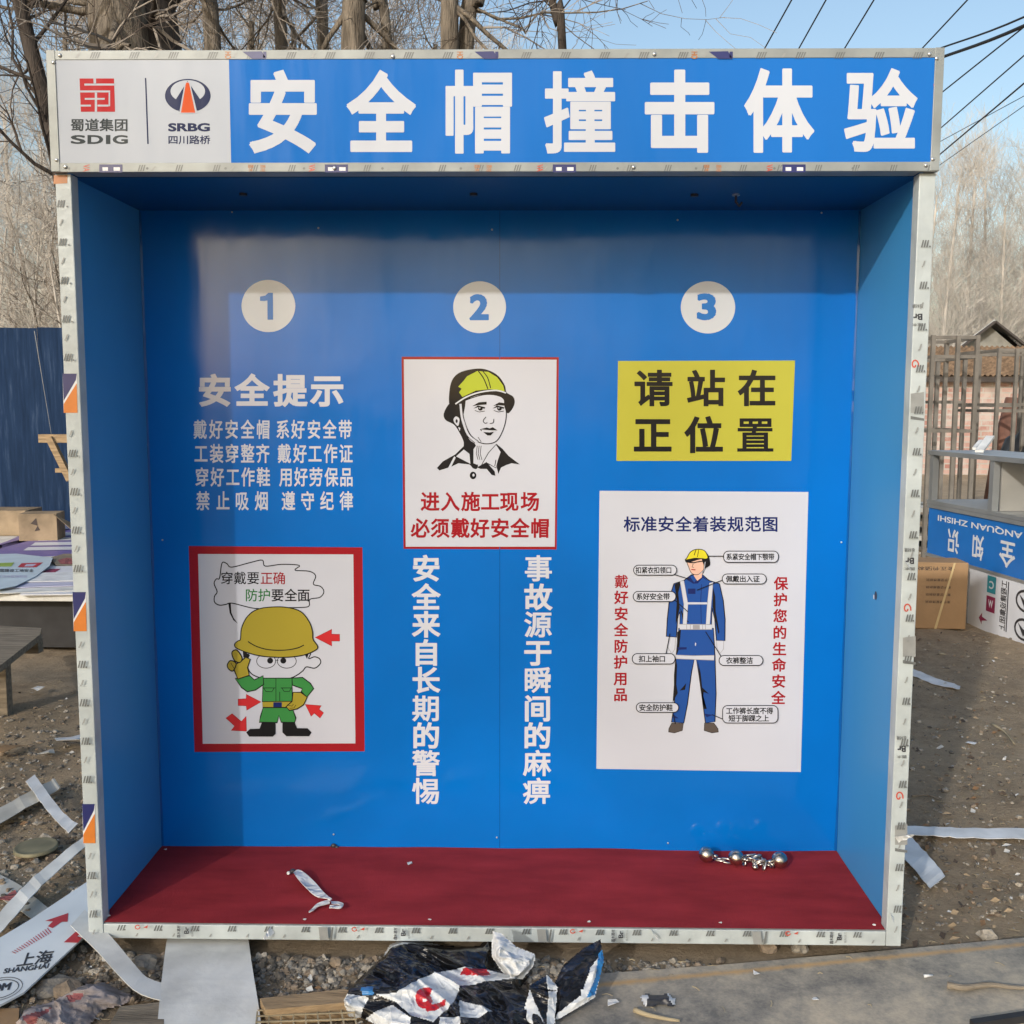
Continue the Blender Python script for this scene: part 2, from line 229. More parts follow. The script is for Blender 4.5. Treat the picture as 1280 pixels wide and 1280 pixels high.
# ------------------------------------------------------------------ builders
class MB:
    def __init__(s): s.v = []; s.f = []; s.m = []; s.mats = []; s.smooth = False
    def mi(s, m):
        if m not in s.mats: s.mats.append(m)
        return s.mats.index(m)
    def add(s, vs, fs, m):
        k = len(s.v); s.v += [tuple(v) for v in vs]; i = s.mi(m)
        for f in fs: s.f.append([k + a for a in f]); s.m.append(i)
        return s
    def box(s, lo, hi, m, bev=0.0, rot=None, piv=None):
        x0, y0, z0 = lo; x1, y1, z1 = hi
        if bev <= 0:
            vs = [Vector(p) for p in ((x0, y0, z0), (x1, y0, z0), (x1, y1, z0), (x0, y1, z0), (x0, y0, z1), (x1, y0, z1), (x1, y1, z1), (x0, y1, z1))]
            fs = [(0, 3, 2, 1), (4, 5, 6, 7), (0, 1, 5, 4), (1, 2, 6, 5), (2, 3, 7, 6), (3, 0, 4, 7)]
        else:
            bm = bmesh.new(); bmesh.ops.create_cube(bm, size=1)
            for v in bm.verts: v.co = Vector(((x0 + x1) / 2 + v.co.x * (x1 - x0), (y0 + y1) / 2 + v.co.y * (y1 - y0), (z0 + z1) / 2 + v.co.z * (z1 - z0)))
            bmesh.ops.bevel(bm, geom=bm.edges[:], offset=bev, segments=2, affect='EDGES', profile=0.5)
            bm.verts.index_update(); vs = [v.co.copy() for v in bm.verts]; fs = [[v.index for v in f.verts] for f in bm.faces]; bm.free()
        if rot is not None:
            pv = Vector(piv) if piv is not None else Vector(((x0 + x1) / 2, (y0 + y1) / 2, (z0 + z1) / 2))
            vs = [pv + rot @ (v - pv) for v in vs]
        return s.add(vs, fs, m)
    def tube(s, pts, rad, sides, m, cap=True, ref=None):
        n = len(pts); vs = []; fs = []
        for i, p in enumerate(pts):
            t = (Vector(pts[min(i + 1, n - 1)]) - Vector(pts[max(i - 1, 0)])).normalized()
            a = Vector((0, 0, 1)) if abs(t.z) < 0.9 else Vector((1, 0, 0))
            if ref is not None: a = ref
            x = t.cross(a).normalized(); y = x.cross(t)
            r = rad[i] if hasattr(rad, '__len__') else rad
            for k in range(sides):
                q = 2 * math.pi * (k + 0.5) / sides
                vs.append(Vector(p) + x * (r * math.cos(q)) + y * (r * math.sin(q)))
        for i in range(n - 1):
            for k in range(sides):
                a = i * sides + k; b = i * sides + (k + 1) % sides
                fs.append((a, b, b + sides, a + sides))
        if cap: fs.append(tuple(range(sides))[::-1]); fs.append(tuple((n - 1) * sides + k for k in range(sides)))
        return s.add(vs, fs, m)
    def bar(s, a, b, w, h, m, upv=(0, 0, 1)):
        a = Vector(a); b = Vector(b); t = (b - a).normalized(); x = t.cross(Vector(upv)).normalized(); y = x.cross(t)
        vs = []
        for p in (a, b):
            for sx, sy in ((-1, -1), (1, -1), (1, 1), (-1, 1)): vs.append(p + x * (sx * w / 2) + y * (sy * h / 2))
        return s.add(vs, [(0, 1, 2, 3)[::-1], (4, 5, 6, 7), (0, 1, 5, 4), (1, 2, 6, 5), (2, 3, 7, 6), (3, 0, 4, 7)], m)
    def prism(s, top, th, m, dirv=(0, 0, -1)):
        n = len(top); d = Vector(dirv) * th; vs = [Vector(p) for p in top] + [Vector(p) + d for p in top]
        fs = [tuple(range(n)), tuple(range(n, 2 * n))[::-1]] + [(i, i + n, (i + 1) % n + n, (i + 1) % n) for i in range(n)]
        return s.add(vs, fs, m)
    def sphere(s, c, r, m, seg=20, ring=12, sc=(1, 1, 1)):
        vs = []; fs = []
        for i in range(ring + 1):
            th = math.pi * i / ring
            for k in range(seg):
                q = 2 * math.pi * k / seg
                vs.append((c[0] + sc[0] * r * math.sin(th) * math.cos(q), c[1] + sc[1] * r * math.sin(th) * math.sin(q), c[2] + sc[2] * r * math.cos(th)))
        for i in range(ring):
            for k in range(seg):
                a = i * seg + k; b = i * seg + (k + 1) % seg
                fs.append((a, a + seg, b + seg, b))
        return s.add(vs, fs, m)
    def build(s, name, parent=None, origin=None, smooth=False):
        o0 = Vector((0, 0, 0))
        if parent is not None:
            p = parent
            while p is not None: o0 = o0 + p.location; p = p.parent
        elif origin is not None: o0 = Vector(origin)
        me = bpy.data.meshes.new(name)
        me.from_pydata([(v[0] - o0.x, v[1] - o0.y, v[2] - o0.z) for v in s.v], [], s.f)
        for mm in s.mats: me.materials.append(mm)
        me.polygons.foreach_set('material_index', s.m)
        if smooth: me.polygons.foreach_set('use_smooth', [True] * len(me.polygons))
        me.validate(); me.update()
        ob = bpy.data.objects.new(name, me); COL.objects.link(ob)
        if parent is not None: ob.parent = parent
        elif origin is not None: ob.location = origin
        return ob
def tag(o, label=None, cat=None, group=None, kind=None):
    if label: o['label'] = label
    if cat: o['category'] = cat
    if group: o['group'] = group
    if kind: o['kind'] = kind
    return o
def thing(name, label, cat, loc=(0, 0, 0), group=None):
    o = bpy.data.objects.new(name, None); COL.objects.link(o); o.location = loc; o.empty_display_size = 0.1
    return tag(o, label, cat, group)
def copy_thing(src, loc, rotz=0.0, scale=None):
    r = src.copy(); COL.objects.link(r); r.location = loc; r.rotation_euler = (0, 0, rotz)
    if scale: r.scale = scale
    for ch in list(src.children):
        c = ch.copy(); COL.objects.link(c); c.parent = r
        for g in list(ch.children):
            d = g.copy(); COL.objects.link(d); d.parent = c
    return r
def catmull(pts, closed=True, n=5):
    P = [Vector((p[0], p[1], 0)) for p in pts]; L = len(P); out = []
    for i in range(L if closed else L - 1):
        a = P[(i - 1) % L] if closed or i > 0 else P[i]; b = P[i]; c = P[(i + 1) % L]; d = P[(i + 2) % L] if closed or i + 2 < L else c
        for k in range(n):
            t = k / n
            q = 0.5 * ((2 * b) + (c - a) * t + (2 * a - 5 * b + 4 * c - d) * t * t + (3 * b - a - 3 * c + d) * t ** 3)
            out.append((q.x, q.y))
    if not closed: out.append((P[-1].x, P[-1].y))
    return out

# ---- lettering: the glyph outlines of Blender's own built-in font, thickened and merged into one clean flat mesh
_fc = bpy.data.curves.new('glyph_source', 'FONT'); _fo = bpy.data.objects.new('glyph_source', _fc); COL.objects.link(_fo)
_fc.fill_mode = 'FRONT'; _fc.resolution_u = 4; _fc.dimensions = '2D'
_gc = {}
def glyph(txt, r):
    key = (txt, round(r, 4))
    if key in _gc: return _gc[key]
    _fc.body = txt; bpy.context.view_layer.update()
    ev = _fo.evaluated_get(bpy.context.evaluated_depsgraph_get()); me = ev.to_mesh()
    me.calc_loop_triangles()
    Vs = [(v.co.x, v.co.y) for v in me.vertices]; Fs = [list(t.vertices) for t in me.loop_triangles]; ev.to_mesh_clear()
    ky = {}; mp = []; W = []
    for x, y in Vs:
        k = (round(x, 4), round(y, 4))
        if k not in ky: ky[k] = len(W); W.append(Vector((x, y)))
        mp.append(ky[k])
    Fs = [[mp[i] for i in f] for f in Fs]; Fs = [f for f in Fs if len(set(f)) == 3]
    if r > 0:
        cnt = {}
        for f in Fs:
            for a, b in zip(f, f[1:] + f[:1]):
                e = (min(a, b), max(a, b)); cnt[e] = cnt.get(e, 0) + 1
        P = list(W); FF = list(Fs); quads = []
        for (a, b), n in cnt.items():
            if n != 1: continue
            d = W[b] - W[a]
            if d.length < 1e-5: continue
            d.normalize(); nn = Vector((-d.y, d.x)) * r; e = d * r * 0.8
            k = len(P); P += [W[a] - e - nn, W[b] + e - nn, W[b] + e + nn, W[a] - e + nn]; FF.append([k, k + 1, k + 2, k + 3])
        o = delaunay_2d_cdt(P, [], FF, 0, 1e-5)
        OV = o[0]; OF = [list(f) for f in o[2]]
        C = np.array([[sum(OV[i].x for i in f) / len(f), sum(OV[i].y for i in f) / len(f)] for f in OF])
        ins = np.zeros(len(C), bool)
        for f in FF:
            q = np.array([(P[i].x, P[i].y) for i in f]); nx = np.roll(q, -1, 0)
            cr = (nx[:, 0] - q[:, 0])[:, None] * (C[:, 1][None] - q[:, 1][:, None]) - (nx[:, 1] - q[:, 1])[:, None] * (C[:, 0][None] - q[:, 0][:, None])
            ins |= (cr > -1e-9).all(0) | (cr < 1e-9).all(0)
        W = OV; Fs = [f for f, k in zip(OF, ins) if k]
    pts = [(v.x, v.y) for v in W]
    used = {i for f in Fs for i in f}
    xs = [pts[i][0] for i in used]; ys = [pts[i][1] for i in used]
    _gc[key] = (pts, Fs, (min(xs), min(ys), max(xs), max(ys)))
    return _gc[key]

class Art:
    """Flat print on a surface: shapes given in the print's own 2D units, laid on the surface by tr(u, v, height)."""
    def __init__(s, tr, lift=0.0, step=0.00013): s.tr = tr; s.mb = MB(); s.lift = lift; s.k = 0; s.step = step
    def lay(s, k=None):
        if k is None: s.k += 1; k = s.k
        return s.lift + s.step * k
    def poly(s, pts, m, k=None, smooth=False, n=5, edge=None, ew=3):
        if smooth: pts = catmull(pts, True, n)
        h = s.lay(k); vs = [s.tr(x, y, h) for x, y in pts]
        s.mb.add(vs, [tuple(range(len(vs)))], m)
        if edge is not None: s.stroke(list(pts) + [pts[0]], ew, edge)
        return s
    def stroke(s, pts, w, m, k=None, smooth=False, w2=None):
        if smooth: pts = catmull(pts, False, 5)
        h = s.lay(k); n = len(pts); L = []; Rr = []
        closed = n > 3 and (Vector(pts[0]) - Vector(pts[-1])).length < 1e-6
        for i, p in enumerate(pts):
            a = Vector(pts[i - 1] if i > 0 else (pts[-2] if closed else pts[0])); b = Vector(pts[i + 1] if i < n - 1 else (pts[1] if closed else pts[-1]))
            t = b - a
            if t.length < 1e-9: t = Vector((1, 0))
            t.normalize(); nn = Vector((-t.y, t.x)); ww = w if w2 is None else w + (w2 - w) * i / max(1, n - 1)
            L.append(Vector(p) + nn * ww / 2); Rr.append(Vector(p) - nn * ww / 2)
        vs = [s.tr(p.x, p.y, h) for p in L] + [s.tr(p.x, p.y, h) for p in Rr]
        s.mb.add(vs, [(i, i + 1, n + i + 1, n + i) for i in range(n - 1)], m); return s
    def ell(s, cx, cy, rx, ry, m, k=None, n=40, edge=None, ew=3, a0=0, a1=360):
        return s.poly([(cx + rx * math.cos(R(a0 + (a1 - a0) * i / n)), cy + ry * math.sin(R(a0 + (a1 - a0) * i / n))) for i in range(n)], m, k, False, edge=edge, ew=ew)
    def rect(s, x0, y0, x1, y1, m, k=None, edge=None, ew=3): return s.poly([(x0, y0), (x1, y0), (x1, y1), (x0, y1)], m, k, edge=edge, ew=ew)
    def fit(s, txt, x0, y0, x1, y1, m, r=0.02, k=None, turn=0):
        """lettering stretched to fill a box; turn 180 = upside down"""
        P, Fs, (a, b, c, d) = glyph(txt, r); h = s.lay(k); vs = []
        for x, y in P:
            u = (x - a) / (c - a); v = (y - b) / (d - b)
            if turn == 180: u, v = 1 - u, 1 - v
            if turn == 90: u, v = v, 1 - u      # reads downwards
            if turn == -90: u, v = 1 - v, u     # reads upwards
            vs.append(s.tr(x0 + u * (x1 - x0), y1 + v * (y0 - y1), h))
        s.mb.add(vs, Fs, m); return s
    def char(s, ch, cx, cy, w, h, m, r=0.02, k=None):
        P, Fs, bb = glyph(ch, r); z = s.lay(k)
        s.mb.add([s.tr(cx + (x - 0.5) * w / 0.94, cy - (y - 0.378) * h / 0.94, z) for x, y in P], Fs, m); return s
    def row(s, txt, xs, y, w, h, m, r=0.02):
        s.k += 1
        for ch, x in zip(txt, xs): s.char(ch, x, y, w, h, m, r, s.k)
        return s
    def build(s, name, parent): return s.mb.build(name, parent)

# ================================================================== THE SETTING: ground
random.seed(7)
def axis(lo, hi, step, far):
    a = list(np.arange(lo, hi + 1e-6, step)); s = step
    while a[-1] < far: s *= 1.35; a.append(a[-1] + s)
    s = step; b = []
    x = lo
    while x > -far: s *= 1.35; x -= s; b.append(x)
    return b[::-1] + a
gx = axis(-6.0, 6.5, 0.06, 320); gy = axis(-1.5, 9.0, 0.06, 320)
def ground_h(x, y):
    d = max(0, abs(x) - 8, abs(y - 4) - 10); fade = 1 / (1 + d * 0.3)
    h = 0.030 * noise.noise(Vector((x * 0.9, y * 0.9, 0.3))) + 0.016 * noise.noise(Vector((x * 4.1, y * 4.1, 2.0))) + 0.010 * noise.noise(Vector((x * 11, y * 11, 5.0)))
    if abs(x) < 1.5 and -0.25 < y < 0.9: h = min(h, 0.012) * 0.6
    if y < -0.02 and x > 0.0: h *= 0.25
    return GZ + h * fade
mb = MB(); vs = [(x, y, ground_h(x, y)) for y in gy for x in gx]; nx = len(gx)
mb.add(vs, [(j * nx + i, j * nx + i + 1, (j + 1) * nx + i + 1, (j + 1) * nx + i) for j in range(len(gy) - 1) for i in range(nx - 1)], M['ground'])
tag(mb.build('ground', smooth=True), kind='structure')

# ================================================================== THE BOOTH
W, PW, D, ZR, WI, ZC, ZH, ZT = 1.22, 0.045, 0.533, 0.048, 0.0316, 2.2414, 2.2423, 2.5646
HP = 0.02                                                    # header stands 2 cm proud of the posts
booth = thing('safety_booth', 'large blue open-front safety helmet experience booth with white Chinese heading', 'booth')
# posts
for sx in (-1, 1):
    mb = MB(); a, b = sorted((sx * W, sx * (W - PW)))
    mb.box((a, 0, 0), (b, 0.045, ZH - 0.001), M['film'], 0.0025); post = mb.build('post', booth)
    A = Art(lambda u, v, h: on_y(u, v, -h), 0.0003)
    if sx < 0:
        xl = lambda y: 66.8 + (y - 230) * 43.0 / 942           # left edge of the post in photo pixels
        pw = lambda y: 19.2 - (y - 230) * 3.6 / 942
        A.poly([(xl(219) + 1, 219), (xl(219) + 18, 219), (xl(229) + 17.5, 229), (xl(230), 230)], M['film_rust'])
        for y0 in (467, 740, 1005):
            x = xl(y0); w = pw(y0)
            A.poly([(x + 0.5, y0), (x + w, y0), (x + w + 1, y0 + 49), (x + 2, y0 + 49)], M['film_white'])
            A.poly([(x + 0.5, y0), (x + w, y0), (x + w - 1, y0 + 8), (x + 2, y0 + 34)], M['film_navy'])
            A.poly([(x + w, y0 + 12), (x + w + 1, y0 + 49), (x + 2, y0 + 49), (x + 2, y0 + 38)], M['film_orange'])
        ys = [y for y in range(250, 1170, 24) if not any(-14 < y - q < 60 for q in (467, 740, 1005))]
    else:
        xl = lambda y: 1151.5 - (y - 220) * 40.0 / 960
        pw = lambda y: 17.5 - (y - 220) * 2.6 / 960
        for y0 in (535, 770, 1005):                            # grey ring band, lettering and red swirl repeat down the film
            x, w = xl(y0), pw(y0)
            yb = y0 - 43 if y0 == 535 else y0 + 27
            A.poly([(x, yb), (x + w, yb - 2), (x + w, yb + 24), (x, yb + 24)], M['film_lgrey'])
            A.poly([(x, yb + 28), (x + w, yb + 31), (x + w, yb + 34), (x, yb + 32)], M['film_grey'])
            ys_ = yb - 36
            A.stroke([(x + 5 + (1 + .35 * q) * math.cos(q * 0.55), ys_ + (1.4 + .5 * q) * math.sin(q * 0.55)) for q in range(13)], 1.8, M['film_red'])
            A.fit('Br', x + 3, yb - 100, x + w - 2, yb - 92, M['film_black'], 0.03, turn=180)
            A.fit('圆木', x + 2, yb - 88, x + w - 1, yb - 84, M['film_grey'], 0.02, turn=180)
            A.fit('板材建', x + 2, yb - 112, x + w - 1, yb - 107, M['film_grey'], 0.02, turn=180)
        ys = [y for y in range(300, 1170, 26)]
    for i, y in enumerate(ys):
        x, w = xl(y), pw(y)
        if i % 2 == 0:
            for q in range(3):
                A.poly([(x + 3 + q * 3.2, y + 9), (x + 5 + q * 3.2, y + 9), (x + 9 + q * 3.2 - 2, y), (x + 7.2 + q * 3.2 - 2, y)], M['film_grey'])
            A.ell(x + w - 3, y + 8, 1.2, 1.2, M['film_grey'], n=8)
        else:
            A.poly([(x + 6, y + 6), (x + 8, y + 6), (x + 10, y), (x + 8, y)], M['film_lgrey']); A.ell(x + 6, y + 7, 1, 1, M['film_lgrey'], n=8)
    A.build('film_print', post)
# bottom rail
mb = MB(); mb.box((-W + PW + 0.001, 0.001, 0.0), (W - PW - 0.001, 0.045, ZR - 0.003), M['film'], 0.002); rail = mb.build('bottom_rail', booth)
A = Art(lambda u, v, h: on_y(u, v, 0.001 - h), 0.0003)
yr = lambda x: 1155 + (x - 130) * 9.5 / 980
for i, x in enumerate(range(146, 1105, 23)):
    y = yr(x)
    if i % 2 == 0:
        for q in range(3): A.poly([(x + q * 3.4, y + 8), (x + 2 + q * 3.4, y + 8), (x + 4.5 + q * 3.4, y + 1), (x + 2.8 + q * 3.4, y + 1)], M['film_grey'])
        A.ell(x + 10, y + 7, 1.1, 1.1, M['film_grey'], n=8)
    else: A.poly([(x, y + 15), (x + 2.4, y + 15), (x + 4, y + 11), (x + 2.5, y + 11)], M['film_lgrey'])
for x in (222, 493, 765, 1038):
    y = yr(x)
    A.fit('Br', x + 8, y + 2.5, x + 14, y + 11.5, M['film_black'], 0.03, turn=-90)
    A.fit('圆木建材', x - 1, y + 1, x + 3.5, y + 16, M['film_black'], 0.02, turn=-90)
    A.fit('板材加工', x + 17, y + 1, x + 20, y + 15, M['film_grey'], 0.0, turn=-90)
for x in (172, 443, 716, 985):
    y = yr(x)
    A.stroke([(x + 3 * math.cos(q * 0.8), y + 3.5 + 2.5 * math.sin(q * 0.8)) for q in range(8)], 1.4, M['film_red']); A.poly([(x + 7, y + 4), (x + 13, y + 1), (x + 12, y + 5)], M['film_red'])
    if x > 200:
        A.poly([(x - 45, y + 1), (x - 34, y + 1), (x - 32, y + 17), (x - 43, y + 17)], M['film_lgrey'])
        A.poly([(x - 28, y + 1), (x - 26, y + 1), (x - 28, y + 17), (x - 31, y + 17)], M['film_grey'])
A.build('film_print', rail)
def peel(parent, px, py, w, h, m, seed):
    rj = random.Random(seed); mb = MB(); n = 7; vs = []
    for k in range(n):
        t = k / (n - 1); p = on_y(px + w * t, py + h * t, -0.001 - .03 * math.sin(t * 1.7) * (.6 + .4 * rj.random())); q = on_y(px + w * t + 4 * (1 - t) + 1, py + h * t + 7 * (1 - .6 * t) + rj.uniform(-1.5, 1.5), -0.001 - .026 * math.sin(t * 1.5)); vs += [p, q]
    mb.add(vs, [(2 * k, 2 * k + 1, 2 * k + 3, 2 * k + 2) for k in range(n - 1)], m); mb.build('peeling_film', parent)
peel(post, 1118, 1046, 24, -3, M['bag_white'], 1); peel(post, 1131, 700, 10, 16, M['film_white'], 2); peel(rail, 812, 1160, 12, 16, M['film_white'], 4); peel(rail, 338, 1158, -9, 15, M['film_white'], 5); peel(post, 1112, 1140, 5, 12, M['film_white'], 6)
# walls, ceiling, floor
for sx in (-1, 1):
    mb = MB(); a, b = sorted((sx * W, sx * (W - WI))); mb.box((a, 0.046, 0.002), (b, D + 0.03, ZC + 0.03), M['side']); sp = mb.build('side_panel', booth)
    if sx > 0:
        A = Art(lambda u, v, h: Vector((W - WI - 0.0006, u, v)))
        A.ell(0.245, 1.015, 0.012, 0.014, M['film_black'], n=9); A.ell(0.262, 1.008, 0.006, 0.008, M['film_white'], n=7); A.build('puncture_mark', sp)
mb = MB(); mb.box((-W + WI, D, 0.002), (W - WI, D + 0.03, ZC + 0.03), V['blue']); back = mb.build('back_panel', booth)
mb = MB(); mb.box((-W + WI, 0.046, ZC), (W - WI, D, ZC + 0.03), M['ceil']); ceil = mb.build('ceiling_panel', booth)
mb = MB(); mb.box((-W + PW, 0, ZH + 0.001), (W - PW, 0.045, ZH + 0.045), M['film_dull']); mb.build('top_rail', booth)
mb = MB()                                                     # a carpet with a slightly rippled back edge
nxc, nyc = 60, 14; vs = []
for j in range(nyc + 1):
    for i in range(nxc + 1):
        x = -W + WI + 0.001 + (2 * (W - WI) - 0.002) * i / nxc; y = 0.004 + (D - 0.006) * j / nyc
        t = j / nyc; z = ZR + 0.0015 + (0.011 * max(0, noise.noise(Vector((x * 2.2, 3.7, 0))) + 0.2) * t ** 3 + 0.0015 * noise.noise(Vector((x * 6, y * 6, 1))) * t)
        if y < 0.046 and abs(x) > W - PW - 0.002: x = math.copysign(W - PW - 0.002, x)
        vs.append((x, y, z))
mb.add(vs, [(j * (nxc + 1) + i, j * (nxc + 1) + i + 1, (j + 1) * (nxc + 1) + i + 1, (j + 1) * (nxc + 1) + i) for j in range(nyc) for i in range(nxc)], M['carpet'])
mb.box((-W + WI, 0.046, 0.004), (W - WI, D, ZR - 0.004), M['back']); mb.build('carpet', booth, smooth=False)
for x in (-1.0, 0.05, 1.0):
    mb = MB(); mb.box((x - 0.06, 0.10, GZ - 0.03), (x + 0.06, D, 0.001), M['timber_grey']); mb.build('support_block', booth)
# header
hy = -HP
header = MB(); header.box((-W + 0.004, hy + 0.004, ZH + 0.002), (W - 0.004, 0.0 - 0.001, ZT - 0.002), M['back']); 
header = header.build('header_board', booth)
bw = 0.0245
for lo, hi in (((-W, hy, ZT - bw), (W, 0.03, ZT)), ((-W, hy, ZH), (W, -0.002, ZH + bw)), ((-W, hy - 0.0015, ZH + 0.001), (-W + bw, 0.029, ZT + 0.001)), ((W - bw, hy - 0.0015, ZH + 0.001), (W, 0.029, ZT + 0.001))):
    mb = MB(); mb.box(lo, hi, M['film_dull'], 0.001); fb = mb.build('frame_bar', header)
htr = lambda u, v, h: on_y(u, v, hy + 0.002 - h)
A = Art(htr, 0.0); A.poly([(286, 70), (1170, 68), (1165, 206), (289, 208)], V['hblue'], 1); A.build('blue_face', header)
A = Art(htr, 0.0); A.poly([(68, 71), (286, 70), (289, 208), (73, 208)], V['hwhite'], 1); A.build('white_face', header)
A = Art(htr, 0.0004)
A.k = 0
for ch, x0, y0, x1, y1, r in (('安', 311, 87, 396, 192, .034), ('全', 433, 87, 520, 190, .034), ('帽', 557, 87, 640, 192, .026), ('撞', 680, 88, 769, 192, .024), ('击', 806, 87, 893, 191, .036), ('体', 930, 85, 1018, 191, .034), ('验', 1055, 85, 1147, 190, .030)):
    A.fit(ch, x0, y0, x1, y1, V['hletter'], r, 1)
A.build('title_lettering', header)
c1 = lambda u, v, h: on_y(60 + u * .1875, 60 + v * .1875, hy + 0.002 - h)
A = Art(c1, 0.0004)
A.poly([(210, 203), (440, 203), (447, 425), (219, 425)], V['lred'])
A.poly([(303, 200), (320, 200), (320, 240), (304, 240)], V['hwhite'], 2); A.rect(243, 237, 446, 250, V['hwhite'], 2); A.rect(206, 283, 414, 296, V['hwhite'], 3); A.rect(404, 297, 414, 388, V['hwhite'], 2)
A.rect(214, 378, 286, 390, V['hwhite'], 2); A.rect(330, 378, 403, 390, V['hwhite'], 2); A.rect(245, 333, 378, 345, V['hwhite'], 4); A.rect(312, 296.5, 327, 430, V['hwhite'], 2)
A.build('emblem', header)
A = Art(c1, 0.0004)
A.poly([(932 + 152 * math.cos(R(a)), 318 + 112 * math.sin(R(a))) for a in range(118, 423, 4)], V['lnavy'])
A.ell(932, 288, 115, 74, V['hwhite'])
A.poly([(930, 220), (846, 352), (872, 424), (990, 424), (1020, 350)], V['lnavy']); A.poly([(910, 245), (920, 226), (940, 226), (950, 245), (996, 436), (874, 436)], V['hwhite'])
A.poly([(918, 240), (924, 230), (936, 230), (942, 240), (982, 431), (886, 431)], V['orange']); A.build('emblem', header)
A = Art(c1, 0.0004)
A.fit('蜀道集团', 150, 470, 530, 555, V['lgrey'], .022, 1); [A.fit(ch, x0, 580, x1, 640, V['lgrey'], .035, 1) for ch, x0, x1 in (('S', 150, 252), ('D', 263, 368), ('I', 386, 416), ('G', 430, 533))]; A.fit('SRBG', 800, 500, 1080, 557, V['lnavy'], .042, 1)
A.fit('四川路桥', 803, 582, 1082, 642, V['lnavy'], .018, 1); A.poly([(646, 200), (655, 200), (671, 640), (662, 640)], V['lnavy'], 1); A.build('name_lettering', header)
A = Art(lambda u, v, h: on_y(u, v, hy - h), 0.0003)          # print on the header's bars
for x in range(112, 1160, 49):
    for q in range(4): A.poly([(x + q * 3, 73), (x + q * 3 + 1.5, 73), (x + q * 3 + 5, 65), (x + q * 3 + 3, 65)], M['film_grey'], 1)
for x in range(172, 1160, 47):
    for q in range(3): A.poly([(x + q * 3, 214), (x + q * 3 + 1.6, 214), (x + q * 3 + 4, 206), (x + q * 3 + 2.4, 206)], M['film_grey'], 1)
for x in range(86, 1160, 98):
    A.ell(x, 210.5, 1.6, 1.6, M['film_grey'], 1, 10); A.poly([(x + 5, 213), (x + 7, 213), (x + 11, 208), (x + 9, 208)], M['film_lgrey'], 1); A.poly([(x + 8, 72), (x + 11, 72), (x + 15, 66), (x + 12, 66)], M['film_lgrey'], 1)
for x in (303, 593, 886):
    A.poly([(x, 64.5), (x + 24, 64), (x + 30, 73.5), (x + 12, 73.5)], M['film_navy'], 2); A.rect(x + 26, 64.5, x + 30, 72, M['film_navy'], 2); A.fit('HO', x - 22, 64.5, x - 14, 73.5, M['film_rust'], .03, 2, turn=90)
for x in (124, 406, 691, 978):
    A.rect(x, 205.5, x + 29, 215.5, M['film_navy'], 2); A.rect(x + 4, 209, x + 11, 213.5, M['film_white'], 3); A.rect(x + 18, 209, x + 26, 213.5, M['film_white'], 3)
    A.fit('VA', x - 20, 205.5, x - 12, 214.5, M['film_red'], .02, 2, turn=90)
for x in (310, 593, 880):
    A.fit('圆木', x, 206, x + 7, 214.5, M['film_rust'], .01, 2, turn=90); A.fit('质材', x + 15, 206, x + 22, 214.5, M['film_rust'], .01, 2, turn=90)
A.fit('N', 1167, 105, 1175, 118, M['film_red'], .02, 6, turn=90); A.poly([(1167.5, 131), (1171.5, 131), (1175.5, 155), (1171, 155)], M['film_navy'], 6); A.poly([(1166, 159), (1174, 157.5), (1174, 161), (1166, 161.5)], M['film_navy'], 6)
A.build('film_print', header)
mb = MB()
for px, py in ((74.5, 69), (66.5, 78), (70.5, 200), (81.5, 208.5), (418, 210), (1162, 67.5), (1171, 73), (1166, 199), (1157.5, 206.5), (792, 209), (491, 70.5), (818, 67.5)):
    c = on_y(px, py, hy - 0.002); mb.sphere(c, 0.0055, M['screw'], 10, 6, (1, 0.6, 1))
mb.build('screw', header, smooth=True)
for (x0, x1, y) in ((290, 320, 243), (580, 606, 243), (862, 880, 243)):
    pass
hole = MB()
for px, py in ((304, 243), (592, 243), (868, 244)):
    c = on_z(px, py, ZC - 0.003); hole.tube([c + Vector((0, 0, 0.003)), c - Vector((0, 0, 0.004))], 0.012, 12, M['film_black'])
hole.build('ceiling_hole', ceil)
c = on_z(920, 243, ZC); mb = MB(); mb.tube([c, c - Vector((0, 0, 0.022)), c + Vector((0.012, 0.004, -0.034)), c + Vector((0.02, 0.004, -0.022))], 0.004, 8, M['film_black']); mb.tube([c, c - Vector((0, 0, 0.004))], 0.012, 12, M['screw']); mb.build('hook', booth)
for sx in (-1, 1):
    mb = MB(); n = 60; vs = []; xc = sx * (W - WI)
    for k in range(n + 1):
        z = ZR + .004 + (ZC - ZR - .008) * k / n; w_ = .006 + .004 * noise.noise(Vector((z * 5, sx, 0))) + .002 * noise.noise(Vector((z * 22, sx, 3)))
        vs += [(xc - sx * .0006, D - w_ * .7, z), (xc - sx * .0006 - sx * w_, D - .0006, z)]
    mb.add(vs, [(2 * k, 2 * k + 1, 2 * k + 3, 2 * k + 2) for k in range(n)], V['seam']); mb.build('corner_joint', back)
